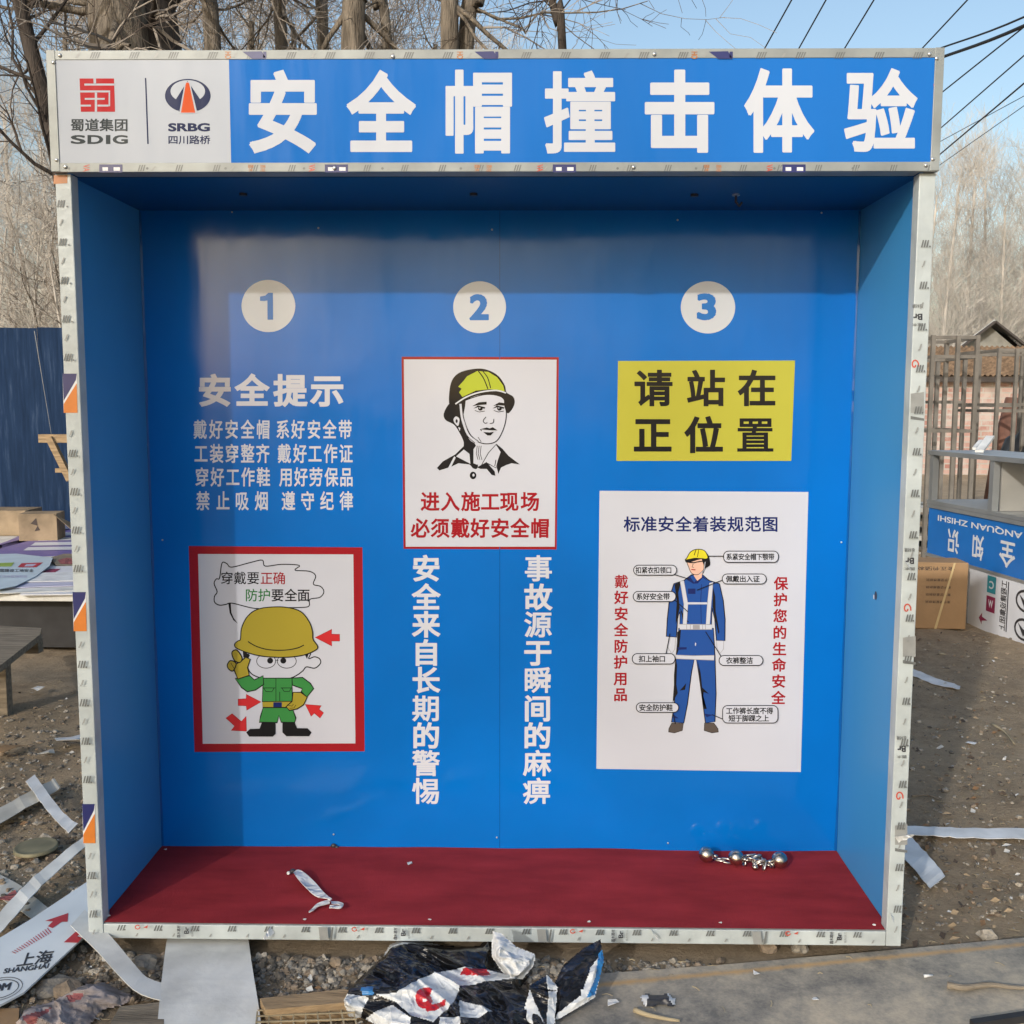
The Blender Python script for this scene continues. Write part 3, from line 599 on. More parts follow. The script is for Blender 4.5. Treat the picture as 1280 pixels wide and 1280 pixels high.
# panel seam and wall screws
A = Art(lambda u, v, h: on_y(u, v, D - h), 0.0004)
A.poly([(624.2, 264), (625.2, 264), (625.0, 1060), (624.2, 1060)], V['seam'], 0); A.build('panel_seam', back)
mb = MB()
for px, py in ((417, 1043), (621, 1047), (835, 1054), (203, 675), (290, 265), (398, 285), (615, 287), (847, 275), (1027, 266), (184, 556), (1052, 678)):
    mb.sphere(on_y(px, py, D - 0.0015), 0.0034, M['screw'], 8, 6, (1, 0.6, 1))
mb.build('screw', back, smooth=True)
mb = MB(); c = on_y(417, 1058, D - 0.006); mb.sphere(c, 0.011, M['film_black'], 8, 6, (1, 0.5, 1)); mb.sphere(c + Vector((0.012, -0.002, -0.004)), 0.009, M['film_black'], 7, 5, (1, 0.5, 0.8)); mb.build('sealant_blob', back, smooth=True)

wall = lambda u, v, h: on_y(u, v, D - h)
def crop(x0, y0, s): return lambda u, v, h: on_y(x0 + u * s, y0 + v * s, D - h)
def rectpts(a, b, c, d): return [a, b, c, d]
# ---- number badges
for n, cx, cy, rx, ry, bx in (('1', 335.5, 382.5, 33.6, 32.6, (324.5, 366, 342, 399.5)), ('2', 599.5, 384, 33, 32.4, (586.5, 367.5, 611, 400.5)), ('3', 885, 384.2, 34, 32.6, (870.6, 366.5, 895.4, 400.5))):
    A = Art(wall, 0.0004); A.ell(cx, cy, rx, ry, V['badge'], n=64); bd = A.build('number_badge', booth)
    A = Art(wall, 0.0008); A.poly([(325, 376), (325, 370.6), (331.5, 369.5), (335.3, 366), (341.2, 366), (341.4, 399.6), (334.4, 399.6), (334.2, 375.6), (330.5, 376.3)], V['numeral']) if n == '1' else A.fit(n, *bx, V['numeral'], .045)
    A.build('numeral', bd)
# ---- safety tips lettering
A = Art(wall, 0.0004); A.row('安全提示', (268.5, 315, 363, 409), 488, 40, 39, V['letter'], .034); A.build('tips_heading', booth)
A = Art(wall, 0.0004)
q = lambda L: [230 + x / 4 for x in L]
for txt, xs, y in (('戴好安全帽系好安全带', (81, 160, 238, 318, 396, 494, 570, 650, 728, 806), 536.7), ('工装穿整齐戴好工作证', (85, 163, 240, 318, 394, 502, 580, 655, 733, 810), 566.9),
                   ('穿好工作鞋用好劳保品', (90, 167, 244, 320, 397, 510, 585, 660, 737, 812), 596.2), ('禁止吸烟遵守纪律', (95, 195, 290, 388, 522, 618, 715, 812), 626)):
    A.k = 0; A.row(txt, q(xs), y, 16.4, 23.5, V['letter'], .018)
A.build('tips_lettering', booth)
# ---- vertical slogans
ys = [680 + .2577 * v for v in (118, 257, 390, 527, 660, 797, 930, 1063, 1198)]
for txt, x0, x1 in (('安全来自长期的警惕', 532.7, 532.5), ('事故源于瞬间的麻痹', 673, 671)):
    A = Art(wall, 0.0004)
    for i, (ch, y) in enumerate(zip(txt, ys)): A.char(ch, x0 + (x1 - x0) * i / 8, y, 33.5, 32, V['letter'], .030 if ch not in '警瞬麻痹惕源期事' else .020, 1)
    A.build('slogan_lettering', booth)

# ---- poster: cartoon worker
T = crop(225, 670, .2188)
A = Art(T, 0.0003); A.poly([(50, 57), (1042, 65), (1055, 1230), (83, 1234)], V['red'], 0); A.poly([(103, 103), (990, 105), (1002, 1185), (130, 1187)], V['white'], 1)
p1 = A.build('cartoon_poster', booth); p1['label'] = 'red framed poster with a cartoon worker in a big olive helmet'
A = Art(T, 0.0006); K = V['black']
bub = catmull([(240, 155), (268, 158), (295, 178), (400, 152), (470, 138), (487, 172), (580, 162), (682, 168), (657, 195), (740, 202), (775, 228), (762, 275), (803, 288), (822, 318), (800, 350), (742, 362), (738, 398), (700, 408), (560, 410), (430, 414), (300, 384), (262, 391), (225, 395), (198, 378), (197, 345), (212, 318), (195, 272), (208, 245), (226, 240)], True, 5)
A.stroke(bub + [bub[0]], 6, K); A.poly([(276, 386), (284, 440), (304, 480), (332, 502), (308, 470), (294, 438), (290, 386)], K)
A.build('speech_bubble', p1)
A = Art(T, 0.0006); A.row('穿戴要', (268, 343, 418), 240, 70, 72, K, .008); A.row('正确', (495, 567), 241, 70, 72, V['red'], .008); A.row('防护', (408, 482), 338, 70, 72, V['dgreen'], .008); A.row('要全面', (557, 633, 706), 338, 70, 72, K, .012); A.build('lettering', p1)
A = Art(T, 0.0005, 0.00006); E_, G_, O_ = 6.5, V['green'], V['olive']
A.poly([(395, 670), (386, 740), (410, 788), (480, 815), (580, 822), (650, 805), (700, 772), (722, 748), (770, 755), (802, 728), (798, 702), (768, 690), (735, 700), (738, 660), (600, 650), (480, 650)], V['white'], None, True, edge=K, ew=E_)
A.poly([(358, 655), (400, 680), (388, 706), (362, 694)], K); A.poly([(708, 668), (738, 660), (726, 704)], K)
for cx, px in ((492, 515), (610, 590)): A.ell(cx, 715, 54, 40, V['white'], edge=K, ew=4); A.ell(px, 712, 17, 17, K)
A.stroke([(545, 712), (555, 708), (562, 712)], 4, K)
A.poly([(475, 812), (640, 812), (642, 945), (470, 947)], G_, edge=K, ew=E_)
A.poly([(315, 815), (398, 798), (425, 822), (475, 798), (478, 848), (432, 880), (385, 890), (352, 866)], G_, edge=K, ew=E_)
A.poly([(640, 812), (700, 808), (745, 842), (764, 872), (725, 920), (692, 888), (698, 872), (642, 852)], G_, edge=K, ew=E_)
A.stroke([(548, 815), (548, 945)], 3.5, K); A.stroke([(570, 890), (570, 945)], 3.5, K); A.stroke([(470, 868), (545, 868)], 3.5, K); A.stroke([(478, 868), (490, 888), (525, 890), (538, 868)], 3.5, K); A.stroke([(576, 868), (640, 868)], 3.5, K); A.stroke([(582, 868), (595, 888), (625, 888), (636, 868)], 3.5, K)
A.poly([(470, 947), (642, 945), (640, 980), (472, 980)], O_, edge=K, ew=3); A.rect(533, 950, 582, 982, V['navy'])
A.poly([(475, 980), (640, 980), (662, 1040), (655, 1066), (578, 1064), (565, 1025), (555, 1066), (452, 1064), (460, 1030)], G_, edge=K, ew=E_)
A.poly([(646, 893), (690, 893), (727, 921), (706, 965), (670, 988), (625, 997), (606, 975), (640, 945)], O_, edge=K, ew=E_); A.stroke([(612, 965), (640, 972), (648, 960)], 3, K); A.stroke([(625, 985), (652, 982), (662, 965)], 3, K)
A.poly([(300, 742), (345, 718), (375, 693), (402, 704), (386, 752), (396, 796), (330, 817), (312, 772)], O_, edge=K, ew=E_)
A.poly([(296, 668), (318, 650), (340, 668), (355, 700), (342, 722), (312, 712)], O_, None, True, edge=K, ew=E_); A.poly([(270, 738), (288, 712), (320, 728), (304, 770), (280, 762)], O_, None, True, edge=K, ew=E_); A.stroke([(290, 725), (308, 755)], 3, K)
A.poly([(467, 1066), (545, 1066), (546, 1130), (530, 1146), (395, 1146), (378, 1122), (400, 1102), (455, 1100)], K); A.poly([(585, 1066), (655, 1066), (668, 1098), (728, 1098), (751, 1122), (738, 1144), (608, 1144), (585, 1122)], K)
hel = catmull([(345, 590), (352, 525), (385, 460), (440, 420), (520, 406), (610, 408), (690, 432), (738, 490), (757, 545), (760, 590), (787, 632), (768, 656), (700, 682), (600, 693), (480, 688), (390, 668), (322, 640), (312, 618), (330, 600)], True, 5)
A.poly(hel, O_); A.stroke(hel + [hel[0]], 6, K); A.stroke([(388, 603), (440, 632), (510, 650), (600, 652), (670, 640), (708, 623)], 6, K, smooth=True)
A.build('drawing', p1)
for pts in ([(772, 580), (868, 533), (866, 561), (912, 562), (912, 600), (866, 600), (868, 628)], [(463, 948), (378, 905), (378, 930), (332, 932), (332, 968), (378, 970), (380, 995)],
            [(715, 962), (808, 970), (795, 990), (820, 1010), (800, 1040), (768, 1012), (750, 1030)], [(380, 1115), (292, 1110), (312, 1085), (262, 1040), (297, 1015), (350, 1060), (377, 1030)]):
    A = Art(T, 0.0006); A.poly(pts, V['arrow'], edge=V['red'], ew=4); A.build('arrow', p1)

# ---- poster: helmeted worker portrait
T = crop(495, 440, .1953)
A = Art(T, 0.0003); A.poly([(36, 30), (1042, 33), (1028, 1264), (48, 1260)], V['red2'], 0); A.poly([(50, 47), (1028, 49), (1016, 1246), (62, 1246)], V['white'], 1)
p2 = A.build('portrait_poster', booth); p2['label'] = 'white poster with a black line portrait of a worker in a green helmet'
A = Art(T, 0.0006); A.row('进入施工现场', (218, 347, 478, 603, 725, 858), 957, 116, 120, V['red'], .026); A.row('必须戴好安全帽', (155, 282, 412, 537, 665, 793, 922), 1127, 116, 122, V['red'], .026); A.build('lettering', p2)
A = Art(T, 0.0005, 0.00006); Wt = V['white']
A.poly([(345, 345), (343, 240), (366, 168), (420, 126), (520, 106), (590, 116), (655, 153), (697, 215), (707, 258), (750, 286), (760, 325), (742, 368), (712, 392), (690, 330), (640, 282), (560, 272), (480, 292), (412, 335)], K, None, True, 4)
A.poly([(348, 325), (306, 392), (318, 436), (372, 466), (408, 520), (432, 572), (436, 612), (470, 650), (472, 700), (490, 742), (524, 735), (512, 600), (470, 560), (430, 470), (412, 330)], K, None, True, 4)
A.poly([(262, 742), (300, 700), (380, 655), (436, 600), (484, 600), (494, 742), (470, 720), (400, 712), (352, 735), (278, 758)], K); A.poly([(640, 585), (682, 620), (720, 664), (793, 720), (740, 712), (704, 724), (672, 740), (655, 780), (645, 740), (660, 640)], K)
A.poly([(385, 668), (434, 624), (470, 652), (476, 716), (412, 682)], Wt); A.poly([(335, 740), (372, 668), (382, 676), (352, 738)], Wt); A.poly([(496, 622), (520, 590), (592, 608), (574, 668), (520, 722), (496, 712)], Wt)
A.poly([(592, 645), (640, 592), (672, 640), (655, 690), (640, 742), (585, 712), (548, 722)], Wt, edge=K, ew=5); A.poly([(518, 738), (580, 704), (632, 765), (636, 792), (612, 786), (580, 748), (540, 748)], K)
for x in (520, 532, 545): A.stroke([(x, 600), (x - 6, 650), (x + 5, 690)], 4, K)
A.ell(493, 790, 21, 24, K); A.ell(496, 788, 7, 9, Wt); A.stroke([(640, 690), (632, 730)], 5, K); A.stroke([(690, 690), (665, 740), (655, 775)], 5, K)
A.poly([(425, 330), (470, 300), (560, 274), (640, 276), (692, 305), (706, 390), (695, 470), (660, 550), (620, 582), (560, 586), (500, 560), (455, 500), (430, 430)], Wt, None, True, 4, edge=K, ew=6)
A.poly([(416, 325), (446, 312), (442, 350), (432, 400), (420, 380)], K); A.poly([(690, 300), (712, 320), (704, 380), (694, 350)], K)
A.poly([(432, 185), (455, 155), (520, 122), (590, 127), (648, 162), (686, 215), (695, 252), (600, 238), (512, 247), (425, 288), (404, 258), (420, 235), (398, 222)], V['lime'])
A.stroke([(524, 118), (560, 168), (588, 236)], 7, K, smooth=True); A.stroke([(548, 114), (586, 164), (606, 232)], 6, K, smooth=True); A.stroke([(380, 333), (450, 288), (540, 257), (640, 246), (704, 262)], 9, V['badge'], smooth=True)
A.poly([(368, 432), (384, 412), (406, 430), (398, 472), (378, 458)], Wt, None, True); A.poly([(398, 480), (412, 486), (408, 506)], Wt); A.ell(388, 442, 7, 12, K)
A.stroke([(412, 332), (424, 430), (462, 530), (520, 580)], 15, Wt, smooth=True); A.stroke([(404, 335), (416, 432), (452, 530), (505, 582)], 4, K, smooth=True); A.stroke([(422, 335), (436, 430), (474, 525), (528, 572)], 4, K, smooth=True)
A.poly([(488, 346), (530, 322), (580, 318), (580, 336), (530, 340)], K); A.poly([(622, 345), (660, 322), (702, 328), (696, 344), (655, 340)], K)
for c in (532, 654): A.poly([(c - 36, 362), (c - 8, 342), (c + 40, 354), (c + 34, 364), (c, 352)], K); A.ell(c + 8, 362, 15, 13, K); A.ell(c + 4, 358, 4, 4, Wt); A.stroke([(c - 28, 374), (c, 384), (c + 36, 378)], 4, K)
A.stroke([(576, 415), (558, 440), (570, 456), (585, 452)], 4.5, K, smooth=True); A.stroke([(600, 458), (622, 452), (626, 428)], 4.5, K, smooth=True)
A.poly([(540, 494), (580, 483), (600, 489), (620, 481), (650, 502), (600, 500)], K); A.poly([(558, 512), (600, 515), (628, 510), (606, 534), (585, 534)], K); A.stroke([(540, 494), (548, 506)], 5, K); A.stroke([(525, 545), (545, 575)], 4, K)
A.build('drawing', p2)

# ---- yellow sign
T = crop(760, 340, .203)
A = Art(T, 0.0003); A.poly([(62, 548), (1152, 545), (1128, 1163), (52, 1163)], V['yellow'], 1); p4 = A.build('position_sign', booth); p4['label'] = 'yellow sign with two rows of large black characters'
A = Art(T, 0.0006); A.row('请站在', (280, 603, 918), 715, 228, 218, K, .026); A.row('正位', (275, 590), 1003, 228, 218, K, .030); A.row('置', (907,), 1003, 228, 218, K, .016); A.build('lettering', p4)

# ---- clothing standard poster
A = Art(wall, 0.0003); A.poly([(749.5, 613.5), (1010.5, 615), (1001, 965), (745.5, 961)], V['white'], 1); p3 = A.build('clothing_poster', booth); p3['label'] = 'white poster of a worker in blue overalls with callout bubbles'
T = crop(740, 600, .21875); A = Art(T, 0.0006); A.row('标准安全着装规范图', (228, 325, 423, 523, 622, 720, 820, 920, 1018), 252, 90, 86, V['navy'], .020)
A.build('title_lettering', p3)
T = crop(740, 680, .2343)
for txt, x0, x1, yy in (('戴好安全防护用品', 157, 152, (200, 285, 372, 458, 545, 630, 718, 803)), ('保护您的生命安全', 1008, 994, (210, 297, 383, 472, 560, 645, 732, 820))):
    A = Art(T, 0.0006)
    for i, (ch, y) in enumerate(zip(txt, yy)): A.char(ch, x0 + (x1 - x0) * i / 7, y, 72, 70, V['red'], .016 if ch == '戴' else .026, 1)
    A.build('side_lettering', p3)
A = Art(T, 0.0005, 0.00006); B_ = V['overall']; e = 5.5
A.poly([(412, 490), (447, 492), (442, 560), (426, 586), (404, 552)], Wt, edge=V['grey'], ew=3); A.poly([(664, 512), (702, 514), (702, 560), (685, 582), (667, 560)], Wt, edge=V['grey'], ew=3)
A.poly([(425, 955), (488, 958), (482, 995), (440, 1008), (408, 1003), (410, 985)], V['boot'], edge=K, ew=3); A.poly([(600, 955), (650, 955), (672, 985), (675, 1003), (640, 1008), (598, 995)], V['boot'], edge=K, ew=3)
A.poly([(463, 450), (648, 450), (656, 600), (662, 800), (656, 948), (605, 955), (588, 820), (570, 690), (551, 590), (530, 690), (510, 850), (490, 955), (424, 950), (440, 850), (440, 700), (450, 590)], B_, edge=K, ew=e)
A.poly([(448, 612), (454, 650), (450, 750), (458, 795), (438, 830), (430, 850), (441, 700)], K); A.poly([(562, 612), (580, 690), (588, 765), (624, 800), (596, 790), (590, 850), (612, 880), (596, 880), (581, 760)], K); A.poly([(503, 742), (496, 778), (468, 782)], K); A.poly([(428, 905), (462, 930), (440, 930)], V['navy']); A.poly([(600, 905), (645, 912), (612, 925)], V['navy']); A.poly([(455, 470), (475, 455), (465, 560), (452, 590)], K)
A.poly([(455, 552), (505, 550), (505, 562), (460, 564)], V['navy'])
A.poly([(490, 195), (530, 165), (590, 165), (625, 195), (680, 212), (700, 300), (710, 400), (709, 516), (664, 514), (655, 400), (640, 340), (637, 440), (468, 440), (470, 360), (456, 400), (450, 497), (397, 493), (402, 400), (415, 280), (437, 212)], B_, edge=K, ew=e)
A.poly([(440, 216), (476, 200), (460, 260), (468, 340), (456, 396), (446, 430), (452, 300)], K); A.poly([(646, 230), (658, 280), (660, 360), (680, 470), (674, 480), (652, 380), (643, 330)], K); A.poly([(520, 170), (545, 205), (560, 188), (590, 172), (620, 196), (590, 180), (565, 210), (540, 212), (505, 190)], V['navy'])
A.stroke([(585, 215), (580, 300), (583, 425)], 3, V['navy']); A.rect(512, 238, 552, 266, V['navy']); A.poly([(470, 340), (500, 400), (520, 418), (485, 410)], K)
A.poly([(470, 200), (490, 195), (512, 320), (505, 428), (485, 428), (490, 320)], Wt, edge=V['grey'], ew=2); A.poly([(627, 208), (646, 204), (636, 320), (628, 428), (608, 428), (615, 320)], Wt, edge=V['grey'], ew=2)
A.rect(508, 311, 614, 322, Wt); A.poly([(466, 428), (640, 430), (640, 456), (468, 456)], Wt, edge=V['grey'], ew=3)
for x in (505, 525, 590, 605): A.stroke([(x, 429), (x, 456)], 3, V['grey'])
A.rect(538, 432, 575, 455, V['grey']); A.poly([(446, 592), (540, 596), (652, 594), (650, 620), (548, 616), (448, 612)], Wt, edge=V['grey'], ew=3); A.poly([(550, 525), (556, 530), (554, 545), (549, 540)], Wt)
A.poly([(535, 140), (590, 140), (585, 178), (562, 196), (545, 172)], V['skin']); A.poly([(513, 92), (590, 80), (602, 118), (586, 148), (560, 164), (532, 156), (517, 126)], V['skin'], None, True, edge=K, ew=3)
A.stroke([(515, 98), (545, 100), (560, 96), (590, 92)], 6, K); A.stroke([(530, 136), (552, 138)], 5, V['red']); A.stroke([(540, 105), (534, 124), (544, 126)], 2.5, K)
A.poly([(588, 34), (614, 50), (626, 74), (630, 112), (608, 128), (596, 150), (590, 160), (596, 118), (586, 80)], K, None, True); A.stroke([(604, 95), (598, 140), (570, 166)], 3, Wt)
A.poly([(505, 76), (526, 42), (560, 28), (600, 36), (618, 72), (598, 80), (545, 76), (508, 98), (497, 84)], V['hyellow'], None, True, edge=K, ew=4); A.stroke([(555, 30), (545, 60)], 4, K); A.stroke([(570, 30), (562, 70)], 3, K); A.poly([(497, 84), (545, 74), (600, 76), (560, 86), (515, 100), (500, 96)], K)
A.build('drawing', p3)
for (x0, y0, x1, y1), rows, ld in (((702, 38, 995, 98), ('系紧安全帽下颚带',), ((620, 65), (702, 65))), ((222, 113, 452, 166), ('扣紧衣扣领口',), ((440, 163), (520, 188))), ((695, 160, 930, 213), ('佩戴出入证',), ((697, 192), (560, 246))),
        ((220, 253, 447, 307), ('系好安全带',), ((438, 296), (512, 362))), ((215, 585, 443, 640), ('扣上袖口',), ((395, 587), (416, 478))), ((678, 595, 912, 648), ('衣裤整洁',), ((690, 602), (606, 468))),
        ((236, 847, 462, 898), ('安全防护鞋',), ((430, 896), (445, 960))), ((697, 862, 992, 955), ('工作裤长度不得', '短于脚踝之上'), ((697, 934), (640, 910)))):
    A = Art(T, 0.0005, 0.00006); A.k = 84
    A.stroke(ld, 4.5, K); rr = min(26, (y1 - y0) / 2); pts = []
    for cx, cy, a in ((x1 - rr, y0 + rr, -90), (x1 - rr, y1 - rr, 0), (x0 + rr, y1 - rr, 90), (x0 + rr, y0 + rr, 180)):
        pts += [(cx + rr * math.cos(R(a + q * 15)), cy + rr * math.sin(R(a + q * 15))) for q in range(7)]
    A.poly(pts, Wt); A.stroke(pts + [pts[0]], 4.5, K)
    for i, t in enumerate(rows):
        cy = (y0 + y1) / 2 if len(rows) == 1 else y0 + 28 + i * 40
        w = min(36, (x1 - x0 - 36) / len(t)); n = len(t); A.row(t, [(x0 + x1) / 2 - (n - 1) * w / 2 + w * j - (4 if n > 6 else 8) for j in range(n)], cy, w * 0.96, 35, K, .024)
    A.build('callout', p3)

# ================================================================== things lying in the booth
def grid_sheet(mb, pts_c, widths, m, wid_dir, th=0.002, curl=0.0):
    pass
# steel balls on a chain
c0 = on_z(881, 1077, ZR + 0.002)
chain = thing('steel_ball_chain', 'three shiny steel balls on a tangled chain lying on red carpet', 'ball chain', (c0.x, D - 0.09, ZR + 0.003))
balls = []
for px, py, r in ((883, 1068, .0262), (920, 1072, .0262), (974.5, 1075, .0272)):
    c = on_z(px, py, ZR + 0.005 + r)
    mb = MB(); mb.sphere(c, r, M['chrome'], 28, 18); b = mb.build('ball', chain, smooth=True); balls.append(c)
    mb = MB(); sgn = -1 if px > 950 else 1
    mb.tube([c + Vector((sgn * r * .93, 0, -.004)), c + Vector((sgn * (r + .012), 0, -.008))], .006, 10, M['steel']); mb.build('neck', b, smooth=True)
def link(mb, c, d, n, L=0.034, w=0.017, r=0.0034):
    d = Vector(d).normalized(); n = Vector(n); s = d.cross(n).normalized(); P = []
    for k in range(17):
        a = 2 * math.pi * k / 16; ca, sa = math.cos(a), math.sin(a)
        P.append(Vector(c) + d * (ca * w / 2 + math.copysign((L - w) / 2, ca) if abs(ca) > 1e-6 else 0) + s * (sa * w / 2))
    mb.tube(P, r, 7, M['steel'], False, ref=d.cross(s))
def chain_run(a, b, cnt):
    a = Vector(a); b = Vector(b)
    for i in range(cnt):
        c = a.lerp(b, (i + 0.5) / cnt); mb = MB(); link(mb, c, b - a, (0, 0, 1) if i % 2 == 0 else (0, 1, 0.2)); mb.build('link', chain, smooth=True)
z0 = ZR + 0.014
chain_run((balls[0].x + .035, balls[0].y, z0), (balls[1].x - .02, balls[1].y, z0 + .004), 2)
rnd = random.Random(3)
for i in range(13):
    t = rnd.random(); c = Vector((balls[1].x + .03 + .07 * t, balls[1].y - .005 + rnd.uniform(-.02, .02), z0 + rnd.uniform(0, .034) * (1 - abs(2 * t - .8))))
    mb = MB(); a = rnd.uniform(0, 6.28); link(mb, c, (math.cos(a), .4 * math.sin(a), rnd.uniform(-.8, .6)), (rnd.uniform(-1, 1), .6, 1)); mb.build('link', chain, smooth=True)
c = on_z(944, 1084, ZR + .012)
mb = MB(); mb.tube([c + Vector((-.004, .03, .02)), c + Vector((0, .01, .008)), c], [.005, .008, .009], 10, M['steel']); mb.sphere(c, .0105, M['chrome'], 14, 10); mb.build('hook', chain, smooth=True)
chain_run((balls[1].x + .10, balls[1].y, z0), (balls[2].x - .03, balls[2].y, z0), 2)

def ribbon(name, label, cat, centre, widths, z, m, sag=0.0, lift=None, group=None, th=0.0025, m2=None):
    """a strip of sheet lying on a surface: centre-line and widths in photo pixels, laid on the plane z (lift adds a height per point)"""
    if th > .002 and len(centre) == 4:
        cx_ = catmull(centre, False, 6); lf = lift or [0] * 4; m_ = len(cx_); rj = random.Random(int(centre[0][0] * 7 + centre[1][1]))
        itp = lambda A_, k: A_[min(2, int(k / (m_ - 1) * 3))] + (A_[min(2, int(k / (m_ - 1) * 3)) + 1] - A_[min(2, int(k / (m_ - 1) * 3))]) * (k / (m_ - 1) * 3 - min(2, int(k / (m_ - 1) * 3)))
        widths = [itp(widths, k) * (1 + rj.uniform(-.05, .05)) for k in range(m_)]; lift = [itp(lf, k) + .010 * abs(noise.noise(Vector((k * .35, centre[0][0], 2)))) for k in range(m_)]; centre = cx_
    n = len(centre); C = [on_z(p[0], p[1], z) for p in centre]; o = C[n // 2].copy()
    pts2 = centre; L = []; Rr = []
    for i, (x, y) in enumerate(pts2):
        a = Vector(pts2[max(i - 1, 0)]); b = Vector(pts2[min(i + 1, n - 1)]); t = (b - a).normalized(); nn = Vector((-t.y, t.x)) * (widths[i] / 2)
        dz = lift[i] if lift else 0
        p = on_z(x + nn.x, y + nn.y, z); q = on_z(x - nn.x, y - nn.y, z); p.z += dz; q.z += dz; L.append(p); Rr.append(q)
    mb = MB(); top = [v for pr in zip(L, Rr) for v in pr]; k = len(top); vs = top + [v - Vector((0, 0, th)) for v in top]
    for i in range(n - 1):
        a, b, c, d = 2 * i, 2 * i + 1, 2 * i + 3, 2 * i + 2
        mb.m  # faces below
    fs = [(2 * i, 2 * i + 1, 2 * i + 3, 2 * i + 2) for i in range(n - 1)] + [(k + 2 * i + 2, k + 2 * i + 3, k + 2 * i + 1, k + 2 * i) for i in range(n - 1)]
    fs += [(2 * i, 2 * i + 2, k + 2 * i + 2, k + 2 * i) for i in range(n - 1)] + [(2 * i + 3, 2 * i + 1, k + 2 * i + 1, k + 2 * i + 3) for i in range(n - 1)] + [(1, 0, k, k + 1), (2 * n - 2, 2 * n - 1, k + 2 * n - 1, k + 2 * n - 2)]
    mb.add(vs, fs, m); ob = mb.build(name, None, o, smooth=False)
    return tag(ob, label, cat, group)
# torn strip of film on the carpet
zc = ZR + 0.006
rb = thing('torn_film_strip', 'torn white plastic strip with curled ends on red carpet', 'plastic strip', on_z(395, 1115, zc))
def ribbon_part(name, parent, centre, widths, z, m, lift):
    o = ribbon(name, None, None, centre, widths, z, m, lift=lift); o.parent = parent; o.location = o.location - parent.location; return o
ribbon_part('strip_body', rb, catmull([(369, 1093), (378, 1103), (392, 1112), (404, 1123), (414, 1132)], False, 4), [3 + 10 * math.sin(math.pi * min(1, (i + 1) / 15)) for i in range(17)], zc, M['bag_white'], [.012 + .008 * math.sin(i * .5) for i in range(17)])
ribbon_part('torn_end', rb, catmull([(412, 1131), (398, 1134), (391, 1139), (386, 1141)], False, 4), [5 - .3 * i for i in range(13)], zc, M['bag_white'], [.012 - .0007 * i for i in range(13)])
ribbon_part('torn_end', rb, catmull([(412, 1136), (424, 1139), (428, 1133), (422, 1129), (414, 1131)], False, 4), [3.2] * 17, zc, M['bag_white'], [.008 + .006 * math.sin(i * .4) for i in range(17)])
mb = MB(); c = on_z(366, 1091, zc); mb.sphere(c + Vector((0, 0, .006)), .010, M['film_black'], 8, 6, (1.1, .8, .8)); mb.sphere(c + Vector((-.012, -.01, .004)), .006, M['bag_white'], 7, 5); mb.build('dark_stub', rb)

def scrap(px, py, s, z, label, m=None, cat='paper scrap', seed=0, group=None, name='paper_scrap'):
    rn = random.Random(seed + int(px) * 7 + int(py)); c = on_z(px, py, z); mb = MB()
    n = 6; pts = []
    for i in range(n):
        a = 2 * math.pi * i / n + rn.uniform(-.3, .3); r = s * rn.uniform(.5, 1.1); pts.append(c + Vector((math.cos(a) * r, math.sin(a) * r * rn.uniform(.6, 1), .002 + s * rn.uniform(0, .35))))
    mb.add(pts + [c + Vector((0, 0, s * .3))] + [p - Vector((0, 0, .0015)) for p in pts], [(i, (i + 1) % n, n) for i in range(n)] + [tuple(range(n + 1, 2 * n + 1))[::-1]] + [(i + n + 1, (i + 1) % n + n + 1, (i + 1) % n, i) for i in range(n)], m or M['paper'])
    return tag(mb.build(name, None, c), label, cat, group)
scrap(512, 1080, .012, zc - .002, 'tiny white paper scrap on the middle of the carpet')
for px, py, lab in ((381, 1150, 'paper fleck on the carpet edge below the torn strip'), (537, 1150, 'paper fleck at the front carpet edge near its middle'), (736, 1153, 'paper fleck at the front carpet edge right of the middle'), (901, 1154, 'paper fleck at the front carpet edge below the steel balls'), (136, 1145, 'paper fleck in the front left corner of the carpet'), (207, 1062, 'pinkish fleck in the back left corner of the carpet'), (1093, 1157, 'paper fleck in the front right corner of the carpet')):
    scrap(px, py, .006, zc - .003, lab, group='paper flecks on the carpet')

# ================================================================== strips, boards and rubbish on the ground
zg = GZ + 0.022
ramp = MB(); P = []
for t, (xl_, xr_, y) in enumerate(((212, 309, 1163), (208, 311, 1178), (205, 314, 1200), (202, 318, 1225), (199, 323, 1255), (195, 329, 1300))):
    z = GZ + .02 + .016 * math.sin(t * .55); a, b = on_z(xl_, y, z), on_z(xr_, y, z); P.append((a, b))
n = len(P); top = [v for pr in P for v in pr]; th = .006
ramp.add(top + [v - Vector((0, 0, th)) for v in top], [(2 * i + 2, 2 * i + 3, 2 * i + 1, 2 * i) for i in range(n - 1)] + [(2 * n + 2 * i, 2 * n + 2 * i + 1, 2 * n + 2 * i + 3, 2 * n + 2 * i + 2) for i in range(n - 1)] + [(2 * i, 2 * i + 1, 0, 0)[:0] or (2 * i, 2 * n + 2 * i, 2 * n + 2 * i + 2, 2 * i + 2) for i in range(n - 1)] + [(2 * i + 3, 2 * n + 2 * i + 3, 2 * n + 2 * i + 1, 2 * i + 1) for i in range(n - 1)] + [(1, 2 * n + 1, 2 * n, 0)], M['offcut'])
tag(ramp.build('white_panel_offcut', None, on_z(260, 1210, GZ)), 'broad pale grey panel sticking out from under the front of the booth', 'panel offcut')
ribbon('panel_strip', 'white strip lying at far left with a short strip crossing its end', 'strip', [(-30, 1036), (20, 1010), (62, 988), (72, 982)], [18, 17, 15, 14], zg, M['offcut_dirty'], lift=[0, .005, .01, .012], group='offcut strips on the ground')
